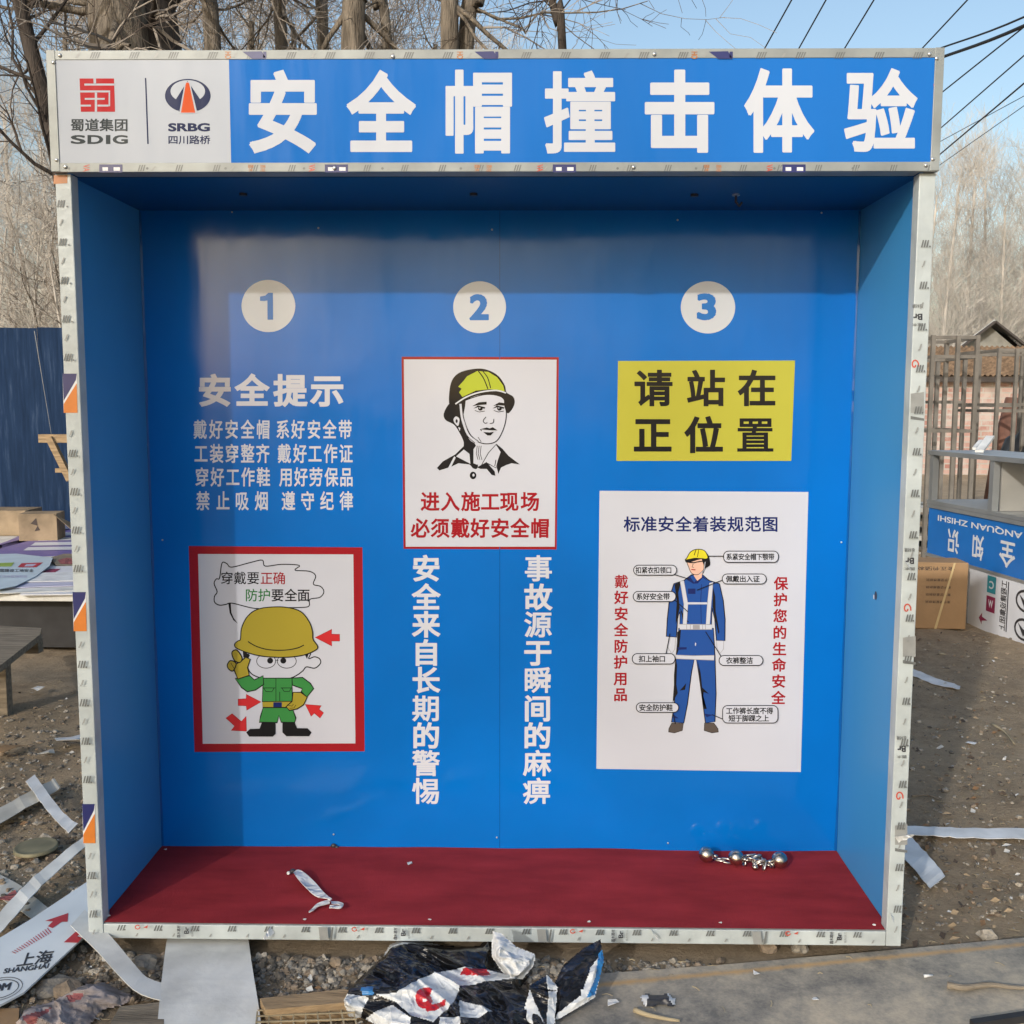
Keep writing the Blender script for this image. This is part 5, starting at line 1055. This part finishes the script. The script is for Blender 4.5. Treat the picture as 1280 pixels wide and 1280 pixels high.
# trestle by the fence
tr = thing('timber_trestle', 'pale timber trestle standing at the fence behind the left post', 'trestle', (-3.6, 6.9, GZ))
a = on_y(50, 548, 6.9)
mb = MB(); mb.bar(a, (-3.0, 6.9, a.z), .07, .08, M['timber']); mb.build('beam', tr)
for p0, p1 in ((on_y(62, 547, 6.86), on_y(88, 600, 6.86)), ((-3.75, 6.9, a.z), (-3.9, 6.9, GZ)), ((-3.1, 6.9, a.z), (-2.95, 6.9, GZ))): mb = MB(); mb.bar(p0, p1, .06, .06, M['timber'], (0, 1, 0)); mb.build('leg', tr)
mb = MB(); mb.bar(on_y(70, 588, 6.88), (-3.0, 6.88, on_y(70, 588, 6.88).z), .04, .04, M['timber']); mb.build('brace', tr)

# ================================================================== right background
# upside-down display cabinet
PA = Vector((3.40, 5.42, 0)); PB = Vector((3.558, 4.056, 0)); dirc = (PB - PA).normalized(); nrm = Vector((dirc.y, -dirc.x, 0))
if nrm.x > 0: nrm = -nrm
cb = thing('display_cabinet', 'upside-down steel display cabinet with a blue lettered header', 'display cabinet', (3.5, 4.7, GZ))
def cpt(s, z, o=0.0): p = PA + dirc * s + nrm * o; return Vector((p.x, p.y, z))
LB = 2.3; DP = -.55
def s_at(px):                            # where the photo column px meets the cabinet's face
    d = ray(px, 660); den = d.x * dirc.y - d.y * dirc.x; return ((CAM.x - PA.x) * d.y - (CAM.y - PA.y) * d.x) / (-(den)) if abs(den) > 1e-9 else 0
def cbox(s0, s1, z0, z1, o0, o1, m, name, par, bev=.003):
    mb = MB(); vs = [cpt(s, z, o) for z in (z0, z1) for s, o in ((s0, o0), (s1, o0), (s1, o1), (s0, o1))]
    mb.add(vs, [(0, 1, 2, 3), (4, 5, 6, 7)[::-1], (0, 1, 5, 4), (1, 2, 6, 5), (2, 3, 7, 6), (3, 0, 4, 7)], m); return mb.build(name, par)
z_s0, z_s1, z_top = .40, .775, 1.24
sgn_ = cbox(0, LB, z_s0, z_s1, 0, -.06, M['pblue'], 'header_sign', cb)
A = Art(lambda s, z, h: cpt(s, z, h), .002)
# written upside down: rows hang from the sign's lower edge
hh = z_s1 - z_s0
for ch, s0, s1 in (('识', s_at(1185.5), s_at(1200)), ('知', s_at(1217), s_at(1231)), ('全', s_at(1251), s_at(1271.5)), ('安', s_at(1290), s_at(1312))): A.fit(ch, s1, z_s0 + .05, s0, z_s0 + .24, M['pwhite'], .022, 1, turn=0) if False else A.fit(ch, s0, z_s0 + .24, s1, z_s0 + .05, M['pwhite'], .022, 1, turn=180)
A.fit('ANQUAN ZHISHI', s_at(1172), z_s1 - .04, s_at(1279), z_s1 - .095, M['pwhite'], .02, 1, turn=180); A.build('lettering', sgn_)
for z0, z1 in ((z_s1 - .001, z_s1 + .03), (z_s0 - .025, z_s0 - .001)): cbox(-.01, LB, z0, z1, .012, -.07, M['alu'], 'trim_bar', sgn_)
cbox(-.02, LB, z_top - .035, z_top, .02, DP, M['alu'], 'top_frame', cb)
cbox(-.02, LB, z_s1 + .032, z_s1 + .06, .012, DP, M['alu'], 'bottom_frame', cb)
for s in (0.0, .86, 1.72): cbox(s, s + .05, z_s1 + .061, z_top - .036, .01, -.04, M['alu'], 'post', cb); cbox(s, s + .05, z_s1 + .061, z_top - .036, DP + .04, DP, M['alu'], 'post', cb)
cbox(.052, .858, z_s1 + .062, z_top - .037, DP + .03, DP + .02, M['alu_in'], 'back_sheet', cb); cbox(.905, .92, z_s1 + .062, z_top - .037, -.05, DP + .045, M['alu_in'], 'divider', cb); cbox(1.2, 1.72, z_s1 + .062, z_top - .037, DP + .03, DP + .02, M['tarp'], 'back_sheet', cb)
wp = cbox(s_at(1217), LB, GZ - .01, z_s0 - .027, .015, -.03, M['pwhite'], 'white_panel', cb)
A = Art(lambda s, z, h: cpt(s, z, .015 + h), .002)
A.rect(s_at(1240.5), .24, s_at(1251.5), .365, M['pteal'], 1); A.rect(s_at(1240.5), .10, s_at(1251.5), .215, M['pmaroon'], 1); A.fit('C', s_at(1243), .27, s_at(1249), .33, M['pwhite'], .03, 2, turn=180); A.fit('W', s_at(1243), .13, s_at(1249), .19, M['pwhite'], .03, 2, turn=180)
A.fit('工程建设集团上', s_at(1258), .0, s_at(1266), .36, M['pblack'], .02, 1, turn=-90); A.stroke([(s_at(1267.5), .0), (s_at(1267.5), .36)], .012, M['pblack'], 1)
for zc_ in (.26, .06): A.stroke([(1.38 + .10 * math.cos(R(a)), zc_ + .07 * math.sin(R(a))) for a in range(0, 361, 20)], .018, M['pblack'], 1); A.poly([(1.31, zc_ + .04), (1.38, zc_ - .05), (1.45, zc_ + .04), (1.38, zc_)], M['pblack'], 1)
A.poly([(s_at(1232), .03), (s_at(1236), .075), (s_at(1236), .045), (s_at(1243), .03), (s_at(1236), .015), (s_at(1236), -.015)], M['pmaroon'], 1); A.build('lettering', wp)
for s in (.02, 2.2): cbox(s, s + .05, GZ - .02, z_s0 - .027, -.04, -.09, M['alu'], 'leg', cb)
# cardboard box by the cabinet
bl, br_ = on_z(1140, 784, GZ), on_z(1205, 787, GZ); bt = thing('cardboard_box', 'big brown carton with printed text on the dirt by the cabinet', 'cardboard box', (bl + br_) / 2)
xa, xb, ya = 2.80, 3.335, 4.62; zb1 = .525
rt = Matrix.Rotation(R(-4), 3, 'Z')
hw, hd, hgt = .36, .13, .50; c = on_z(1207, 787, GZ) - rt @ Vector((hw, -hd, 0))
def bp(x, y, z): return c + rt @ Vector((x, y, z))
mb = MB(); mb.box((c.x - hw, c.y - hd, GZ), (c.x + hw, c.y + hd, GZ + hgt), M['cardboard'], .006, rt, c); mb.build('carton', bt)
A = Art(lambda u, v, h: bp(u, -hd - h, v), .0015)
A.fit('箱体配件五金', -.06, .44, .26, .47, M['ink'], .01, 1); 
for k in range(4): A.fit('规格数量型号重', .06, .36 - k * .055, .24, .38 - k * .055, M['ink'], .0, 1)
A.stroke([(-.2 + .07 * math.cos(R(a)), .34 + .05 * math.sin(R(a))) for a in range(0, 361, 24)], .006, M['ink'], 1); A.fit('安', -.24, .16, -.12, .26, M['ink'], .02, 1)
A.poly([(.252, .50), (.266, .50), (.15, 0.002), (.132, .002)], M['tape'], 3); A.build('box_print', bt)
A = Art(lambda u, v, h: bp(hw + h, u, v), .0015); A.ell(-.08, .20, .028, .035, M['pwhite']); A.build('round_label', bt)
# stacked steel booth frames
def frame_thing(px0, px1, y, ztop, label, zs=(), rows=(), depth=1.0, extra=()):
    x0, x1 = gat(px0, y, 0), gat(px1, y, 0); t = thing('tube_rack', label, 'steel rack', ((x0 + x1) / 2, y, GZ), 'bare steel tube racks')
    for xx in (x0, x1):
        for yy in (y, y + depth): mb = MB(); mb.bar((xx, yy, GZ - .02), (xx, yy, ztop), .042, .042, M['tube'], (0, 1, 0)); mb.build('post', t)
    for z in (ztop, GZ + .1) + tuple(rows):
        for yy in (y, y + depth): mb = MB(); mb.bar((x0 + .022, yy, z - .024), (x1 - .022, yy, z - .024), .036, .036, M['tube']); mb.build('rail', t)
        for xx in (x0, x1): mb = MB(); mb.bar((xx, y + .022, z - .026), (xx, y + depth - .022, z - .026), .034, .034, M['tube']); mb.build('rail', t)
    for px in extra: xx = gat(px, y, 0); mb = MB(); mb.bar((xx, y - .041, GZ), (xx, y - .041, ztop - .01), .04, .04, M['tube'], (0, 1, 0)); mb.build('post', t)
    return t
zpx = lambda py, y: on_y(1200, py, y).z
frame_thing(1163, 1218, 8.2, zpx(419, 8.2), 'tall bare steel rack closest to the right post', rows=(zpx(536, 8.2), zpx(443, 8.2)), depth=.8, extra=(1192,))
frame_thing(1170, 1204, 9.4, zpx(445, 9.4), 'narrow steel rack standing inside the tall rack', rows=(zpx(500, 9.4),), depth=.8)
frame_thing(1246, 1340, 9.6, zpx(435, 9.6), 'wide steel rack cut off by the right frame edge', rows=(zpx(503, 9.6), zpx(511, 9.6)), depth=1.2, extra=(1266,))
frame_thing(1222, 1275, 11.4, zpx(437, 11.4), 'rear steel rack in front of the brick wall', rows=(zpx(505, 11.4),), depth=.7)
# heap of tarpaulin, drum, plank
cT = on_y(1290, 560, 11.0); mb = MB(); vs = []; nn = 22
for j in range(nn + 1):
    for i in range(nn + 1):
        u, v = i / nn * 2 - 1, j / nn * 2 - 1; r2 = u * u + v * v; h = max(0, 1 - r2) ** .6 * 1.5 * (1 + .3 * noise.noise(Vector((u * 2.5, v * 2.5, 3))))
        vs.append((gat(1300, 11, 0) + u * .62, 11.0 + v * .6, GZ + h))
mb.add(vs, [(j * (nn + 1) + i, j * (nn + 1) + i + 1, (j + 1) * (nn + 1) + i + 1, (j + 1) * (nn + 1) + i) for j in range(nn) for i in range(nn)], M['tarp'])
tag(mb.build('tarpaulin_heap', None, (gat(1300, 11, 0), 11, GZ), True), 'dark tarpaulin covered heap at the right edge', 'heap')
xx = gat(1275, 12.2, 0); mb = MB(); mb.tube([(xx, 12.6, GZ), (xx + .05, 12.6, 1.0), (xx + .1, 12.6, zpx(497, 12.6))], [.28, .22, .12], 12, M['log']); tag(mb.build('rusty_bundle', None, (xx, 12.6, GZ), True), 'rust-brown upright bundle behind the tarpaulin heap', 'bundle')
for p0, p1, lab in ((((1224), 566, 4.9), (1238, 546, 5.2), 'pale plank leaning on the cabinet top'), ((1218, 560, 5.3), (1226, 551, 5.5), 'short dark-edged plank beside the pale one')):
    A0 = on_y(*p0); B0 = on_y(*p1); A0.z = 1.257 if lab[0] == 'p' else 1.26; mb = MB(); mb.bar(A0, B0, .06 if lab[0] == 'p' else .03, .02, M['offcut']); tag(mb.build('plank', None, A0), lab, 'plank')
# clutter under the frames
for i, (px, py, lab) in enumerate(((1160, 600, 'grey boards lying under the tall steel rack'), (1225, 640, 'pale boards lying behind the cabinet'))):
    p = on_y(px, py, 8.6); mb = MB()
    for k in range(4): mb.box((p.x - .5, 8.3 + .1 * k, GZ + .15 * k), (p.x + .5, 9.2, GZ + .15 * k + .05), M['offcut_dirty' if k % 2 else 'timber_grey'], 0, Matrix.Rotation(.1 * k, 3, 'Z'))
    tag(mb.build('board_pile', None, (p.x, 8.6, GZ)), lab, 'board pile')
# brick shed
yb = 21.5; bs = thing('brick_shed', 'long old brick shed with a tiled eave behind the steel racks', 'shed', (12, yb, GZ))
zE = zpx(470, yb)
mb = MB(); mb.box((gat(1060, yb, 0), yb, GZ - .1), (gat(1420, yb, 0), yb + 3.5, zE), M['brick']); mb.build('wall', bs)
mb = MB(); zR_ = zpx(447, yb + 1.3); x0, x1 = gat(1050, yb, 0), gat(1425, yb, 0); n = 110; vs = []
for k in range(n + 1):
    xx = x0 + (x1 - x0) * k / n; o = .05 * (k % 2); vs += [(xx, yb - .25, zE - .02 + o), (xx, yb + 1.75, zR_ + .28 + o), (xx, yb + 3.8, zE - .02 + o)]
mb.add(vs, [(3 * k, 3 * k + 3, 3 * k + 4, 3 * k + 1) for k in range(n)] + [(3 * k + 1, 3 * k + 4, 3 * k + 5, 3 * k + 2) for k in range(n)], M['tile']); mb.box((x0, yb - .27, zE - .14), (x1, yb - .2, zE - .03), M['trimd']); mb.build('roof', bs)
# gabled house
yg = 29.0; gh = thing('gabled_house', 'small grey gabled house with pale sheet roof beyond the shed', 'house', (16.5, yg, GZ))
xa, xp, xe = gat(1194, yg, 0), gat(1232, yg, 0), gat(1272, yg, 0); zp, ze = on_y(1232, 404, yg).z, on_y(1232, 437, yg).z
mb = MB(); L = Vector((3.2, 5.5, 0)); pts = [Vector((xa + .1, yg, GZ)), Vector((xe - .1, yg, GZ)), Vector((xe - .1, yg, ze)), Vector((xp, yg, zp - .08)), Vector((xa + .1, yg, ze))]
mb.prism(pts, 1.0, M['gable'], L); mb.build('wall', gh)
mb = MB()
for e_ in (xa - .25, xe + .25):
    zl = ze - .12; q = [Vector((xp, yg - .3, zp)), Vector((e_, yg - .3, zl)), Vector((e_, yg, zl)) + L, Vector((xp, yg, zp)) + L]; mb.prism(q, .09, M['sheet_roof'], (0, 0, 1))
mb.build('roof', gh)
mb = MB()
for e_ in (xa - .25, xe + .25): mb.bar((xp, yg - .33, zp + .02), (e_, yg - .33, ze - .1), .06, .18, M['trimd'], (0, 1, 0))
mb.build('barge_board', gh)

# ================================================================== trees
def limb(trunk, crown, p, d, L, r, lev, rn, maxlev, m_t, m_c, upb=.12, spread=(25, 60), kids=(4, 6), wander=.16, decay=.62, rmin=.003, split=1):
    n = max(3, min(7, int(L / .35) + 2)) if lev < 2 else (4 if lev < 3 else 3)
    P = [p.copy()]; rad = [r]; dd = d.normalized(); dirs = [dd]
    for i in range(n):
        dd = (dd + Vector((rn.gauss(0, wander), rn.gauss(0, wander), rn.gauss(0, wander) + upb * .5))).normalized(); p = p + dd * (L / n); P.append(p.copy()); rad.append(max(rmin * .7, r * (1 - .75 * (i + 1) / n))); dirs.append(dd)
    sides = 9 if lev == 0 else (6 if lev == 1 else (4 if lev == 2 else 3))
    (trunk if lev <= split else crown).tube(P, rad, sides, m_t if lev <= split else m_c, False)
    if lev >= maxlev: return
    for k in range(rn.randint(*kids)):
        t = rn.uniform(.25, 1.0); i = min(n - 1, int(t * n)); q = P[i].lerp(P[i + 1], t * n - i); a = R(rn.uniform(*spread)); ax = dirs[i].orthogonal().normalized(); ax.rotate(Matrix.Rotation(rn.uniform(0, 6.283), 3, dirs[i]))
        nd = dirs[i].copy(); nd.rotate(Matrix.Rotation(a, 3, ax)); rr = max(rmin, rad[i] * rn.uniform(.45, .7))
        limb(trunk, crown, q, nd, L * decay * rn.uniform(.7, 1.15), rr, lev + 1, rn, maxlev, m_t, m_c, upb, spread, kids, wander, decay, rmin, split)
def tree_at(name, label, path, rads, seed, start=.35, boughs=10, blen=2.6, maxlev=3, m_t=None, m_c=None, kids=(4, 6), upb=.15, rmin=.004, spread=(30, 70), group='bare trees behind the fence', bias=None):
    """a trunk that follows the given points, with boughs from part-way up"""
    rn = random.Random(seed); tk, cr = MB(), MB(); m_t = m_t or M['bark']; m_c = m_c or M['twig']
    P = catmull3(path, 5); n = len(P); rad = [rads[0] + (rads[1] - rads[0]) * i / (n - 1) for i in range(n)]; rad[0] *= 1.25
    tk.tube(P, rad, 12, m_t, False)
    for k in range(boughs):
        t = start + (1 - start) * (k + rn.random()) / boughs; i = min(n - 2, int(t * (n - 1))); q = P[i].lerp(P[i + 1], t * (n - 1) - i); ax = (P[i + 1] - P[i]).normalized(); o = ax.orthogonal().normalized(); o.rotate(Matrix.Rotation(rn.uniform(0, 6.283), 3, ax))
        d = ax.copy(); d.rotate(Matrix.Rotation(R(rn.uniform(*spread)), 3, o))
        if bias is not None: d = (d + Vector(bias)).normalized()
        limb(tk, cr, q, d, blen * rn.uniform(.6, 1.2) * (1.15 - .5 * t), max(rmin * 2, min(.055, rad[i] * rn.uniform(.16, .34))), 1, rn, maxlev, m_t, m_c, upb, (25, 65), kids, .2, .62, rmin)
    t = thing(name, label, 'tree', P[0], group); tk.build('trunk', t, smooth=True); cr.build('crown', t); return t
def catmull3(pts, n):
    P = [Vector(p) for p in pts]; out = []
    for i in range(len(P) - 1):
        a = P[max(i - 1, 0)]; b = P[i]; c = P[i + 1]; d = P[min(i + 2, len(P) - 1)]
        for k in range(n):
            t = k / n; out.append(.5 * (2 * b + (c - a) * t + (2 * a - 5 * b + 4 * c - d) * t * t + (3 * b - a - 3 * c + d) * t ** 3))
    return out + [P[-1]]
def tp(pxs, y, ztop=None):
    """trunk path through photo pixels at world depth y, from the ground up"""
    P = [on_y(a, b, y) for a, b in pxs]; g = P[0].copy(); g.z = GZ - .1; g.x = P[0].x - (P[1].x - P[0].x) / max(.1, P[1].z - P[0].z) * (P[0].z - GZ) * .25
    P = [g] + P
    if ztop: e = P[-1] + (P[-1] - P[-2]).normalized() * (ztop - P[-1].z); P.append(e)
    return P
yT = 9.0
# the thick double-stemmed tree behind the logos, then its neighbours from left to right
tree_at('bare_tree', 'thick bare tree with a double stem rising behind the white logo panel', tp([(150, 60), (140, 5)], yT, 7.5), (.40, .20), 21, .42, 13, 3.0, 3, kids=(5, 7))
tree_at('bare_tree', 'thick dark stem close beside the double-stemmed tree', tp([(192, 60), (180, 20), (215, -30)], yT + .35, 7.2), (.36, .18), 22, .40, 13, 3.0, 3, M['bark_dark'], kids=(5, 7))
tree_at('bare_tree', 'slim dark leaning tree in front at the left edge', tp([(98, 300), (80, 235), (62, 150), (38, 60), (22, -10)], 7.9, 6.2), (.105, .06), 23, .28, 16, 2.2, 3, M['bark_dark'], M['twig_dark'], kids=(5, 6), upb=.05)
tree_at('bare_tree', 'medium bare trunk left of the first heading character', tp([(266, 60), (258, 0)], 11.5, 8), (.13, .08), 24, .35, 11, 2.6, 3, kids=(5, 7))
tree_at('bare_tree', 'thin bare trunk above the first heading character', tp([(352, 60), (345, 0)], 11.0, 8), (.095, .06), 25, .35, 11, 2.6, 3, kids=(5, 7))
tree_at('bare_tree', 'thin crooked trunk between first and second heading characters', tp([(404, 60), (402, 20), (398, -20)], 12.0, 8), (.09, .06), 26, .35, 10, 2.6, 3, kids=(4, 6))
tree_at('bare_tree', 'straight brown trunk above the second heading character', tp([(441, 60), (446, 0)], 9.6, 8), (.155, .11), 27, .42, 11, 2.6, 3, kids=(4, 6))
tree_at('bare_tree', 'pair-leaning slim trunk right of the straight brown trunk', tp([(485, 60), (472, 10), (468, -20)], 10.4, 7.5), (.07, .05), 28, .4, 9, 2.2, 3, kids=(4, 6))
tree_at('bare_tree', 'brown trunk forming the left arm of a V above the third character', tp([(562, 60), (563, 0)], 9.4, 8), (.115, .09), 29, .42, 10, 2.4, 3, kids=(4, 6))
tree_at('bare_tree', 'brown trunk leaning right as the other arm of the V', tp([(582, 60), (594, 10), (602, -20)], 9.6, 8), (.105, .08), 30, .42, 10, 2.4, 3, kids=(4, 6))
tree_at('bare_tree', 'thin near-black stem with drooping twigs above the fourth character', tp([(703, 60), (697, 30), (690, 0), (684, -30)], 8.6, 6.0), (.05, .035), 31, .45, 12, 1.5, 3, M['bark_dark'], M['twig_dark'], kids=(4, 5), upb=-.12)
# background trees: three kinds, copied
def bg_tree(name, seed, h, r, m_t, m_c, boughs, blen, kids, upb, spread, label, group, start=.2, maxlev=3, rmin=.006):
    return tree_at(name, label, [(0, 0, -.1), (rnd.uniform(-.2, .2), 0, h * .4), (rnd.uniform(-.4, .4), rnd.uniform(-.3, .3), h)], (r, r * .3), seed, start, boughs, blen, maxlev, m_t, m_c, kids, upb, rmin, spread, group)
kA = bg_tree('poplar_tree', 41, 9, .10, M['twig_pale'], M['twig_pale'], 46, 2.3, (7, 9), .40, (12, 35), 'slender pale upswept bare tree far behind the booth', 'pale upswept trees far behind the booth', .12, 3, .004)
kB = bg_tree('scrub_tree', 42, 5.4, .06, M['twig_pale'], M['twig_pale'], 34, 1.9, (7, 9), .14, (25, 70), 'dense pale twiggy bare tree in the thicket beyond fence and sheds', 'dense twiggy trees beyond fence and sheds', .05, 3, .0035)
kC = bg_tree('grove_tree', 43, 8, .13, M['bark'], M['twig'], 22, 2.6, (6, 7), .15, (30, 65), 'brown bare tree of the grove behind the thick trunks', 'brown bare trees behind the booth', .25)
first = {id(kA): True, id(kB): True, id(kC): True}
def put(k, px, y, s=1.0, rz=0.0):
    x = gat(px, y, 0); loc = Vector((x, y, GZ)); sc_ = (s, s, s * 1.0)
    if first[id(k)]: first[id(k)] = False; k.location = loc; k.rotation_euler = (0, 0, rz); k.scale = sc_; return k
    return copy_thing(k, loc, rz, sc_)
rp = random.Random(17)
for px, y, s in ((1178, 33, 1.0), (1200, 36, 1.1), (1222, 40, 1.2), (1248, 34, .95), (1268, 38, 1.15), (1292, 35, 1.0), (1150, 39, 1.1), (1325, 40, 1.2), (615, 17, .72), (640, 21, .85), (665, 18, .75), (715, 20, .75), (590, 23, 1.0), (130, 24, 1.2), (215, 23, 1.2), (330, 24, 1.2), (480, 25, 1.2), (20, 30, 1.2), (70, 29, 1.1)): put(kA, px, y, s, rp.uniform(0, 6))
for px, y, s in ((-30, 13.5, .9), (40, 15, .85), (78, 12.5, .7), (8, 20, 1.0), (1210, 37, 1.2), (1262, 38, 1.2), (1180, 37, 1.2)): put(kB, px, y, s, rp.uniform(0, 6))
for px, y, s in ( (130, 17, 1.0), (225, 16, 1.0), (300, 18, 1.1), (370, 20, 1.1), (430, 16, 1.0), (520, 19, 1.1), (610, 17, .85), (650, 19, .8), (690, 18, .75), (725, 22, .85), (90, 14, .95), (180, 13, .9), (240, 14, .95), (320, 13, .9), (400, 14, .95), (470, 13.5, .9), (540, 14, .9), (575, 22, 1.1)): put(kC, px, y, s, rp.uniform(0, 6))
# the grove behind the photographer: its twigs dapple the sun on the booth and show in the glossy wall
for x, y, s in ((-13.0, -24, 1.5), (-14.6, -27, 1.6), (-13.9, -21.5, 1.5), (-17.2, -24, 1.7), (3.5, -22.0, 1.3), (9.5, -24.0, 1.4), (-4, -26, 1.4)):
    k_ = kC if s > 0 else kA; s = abs(s); o = copy_thing(k_, Vector((x, y, GZ)), rp.uniform(0, 6), (s, s, s)); o['label'] = 'bare tree mirrored in the glossy wall, behind the photographer'; o['group'] = 'bare trees behind the photographer'

# ================================================================== overhead wires
def wire(px, py, z, slope, r, label, y0=-12, y1=70, sag=.25):
    p = None; d = ray(px, py); t = (z - CAM.z) / d.z; p = CAM + d * t; P = []
    for k in range(25):
        y = y0 + (y1 - y0) * k / 24; u = (k / 24) * 2 - 1; P.append(Vector((p.x + slope * (y - p.y), y, z)))
    zo = lambda y: sag * (((y - (y0 + y1) / 2) / ((y1 - y0) / 2)) ** 2 - 1)
    P = [Vector((q.x, q.y, q.z + zo(q.y) - zo(p.y))) for q in P]; mb = MB(); mb.tube(P, r, 5, M['wire']); return tag(mb.build('power_line', None, P[0], True), label, 'power line', 'overhead wires')
for px, py, z, r, lab, tx in ((955, 62, 7.0, .011, 'overhead wire meeting the heading board above its fifth character', 705), (1000, 58, 7.0, .011, 'overhead wire meeting the heading board above its sixth character', 746), (1056, 60, 7.0, .011, 'overhead wire meeting the heading board between sixth and seventh characters', 782),
        (1155, 58, 7.0, .011, 'overhead wire meeting the heading board near its right corner', 731), (1178, 115, 7.0, .012, 'overhead wire passing the upper right edge of the heading board', 681), (1176, 160, 6.6, .011, 'overhead wire passing the middle of the board\'s right edge', 772), (1176, 192, 6.2, .013, 'thicker overhead wire at the heading board\'s lower right corner', 797), (1175, 177, 6.2, .006, 'thinnest overhead wire crossing the others at right', 560), (1175, 206, 5.9, .006, 'thin faint overhead wire lowest on the right', 740)):
    wire(px, py, z, (tx - 658.9) / F_PX, r, lab)
# two service cables swinging away to the right
for (a0, a1), r, lab in ((((1170, 62), (1285, 17)), .014, 'upper service cable swinging away to the right'), (((1170, 74), (1285, 28)), .024, 'thick twisted service cable below the upper one')):
    pa = on_y(a0[0] - 115, a0[1] + 40, 16); pb = on_y(a0[0], a0[1], 13); pc = on_y(a1[0], a1[1] + 2, 10); pd = on_y(a1[0] + 330, a1[1] - 160, 6)
    mb = MB(); mb.tube(catmull3([pa, pb, pc, pd], 6), r, 5, M['wire']); tag(mb.build('power_line', None, pa, True), lab, 'power line', 'overhead wires')

# the glyph helper is not part of the scene
bpy.data.objects.remove(_fo, do_unlink=True); bpy.data.curves.remove(_fc)
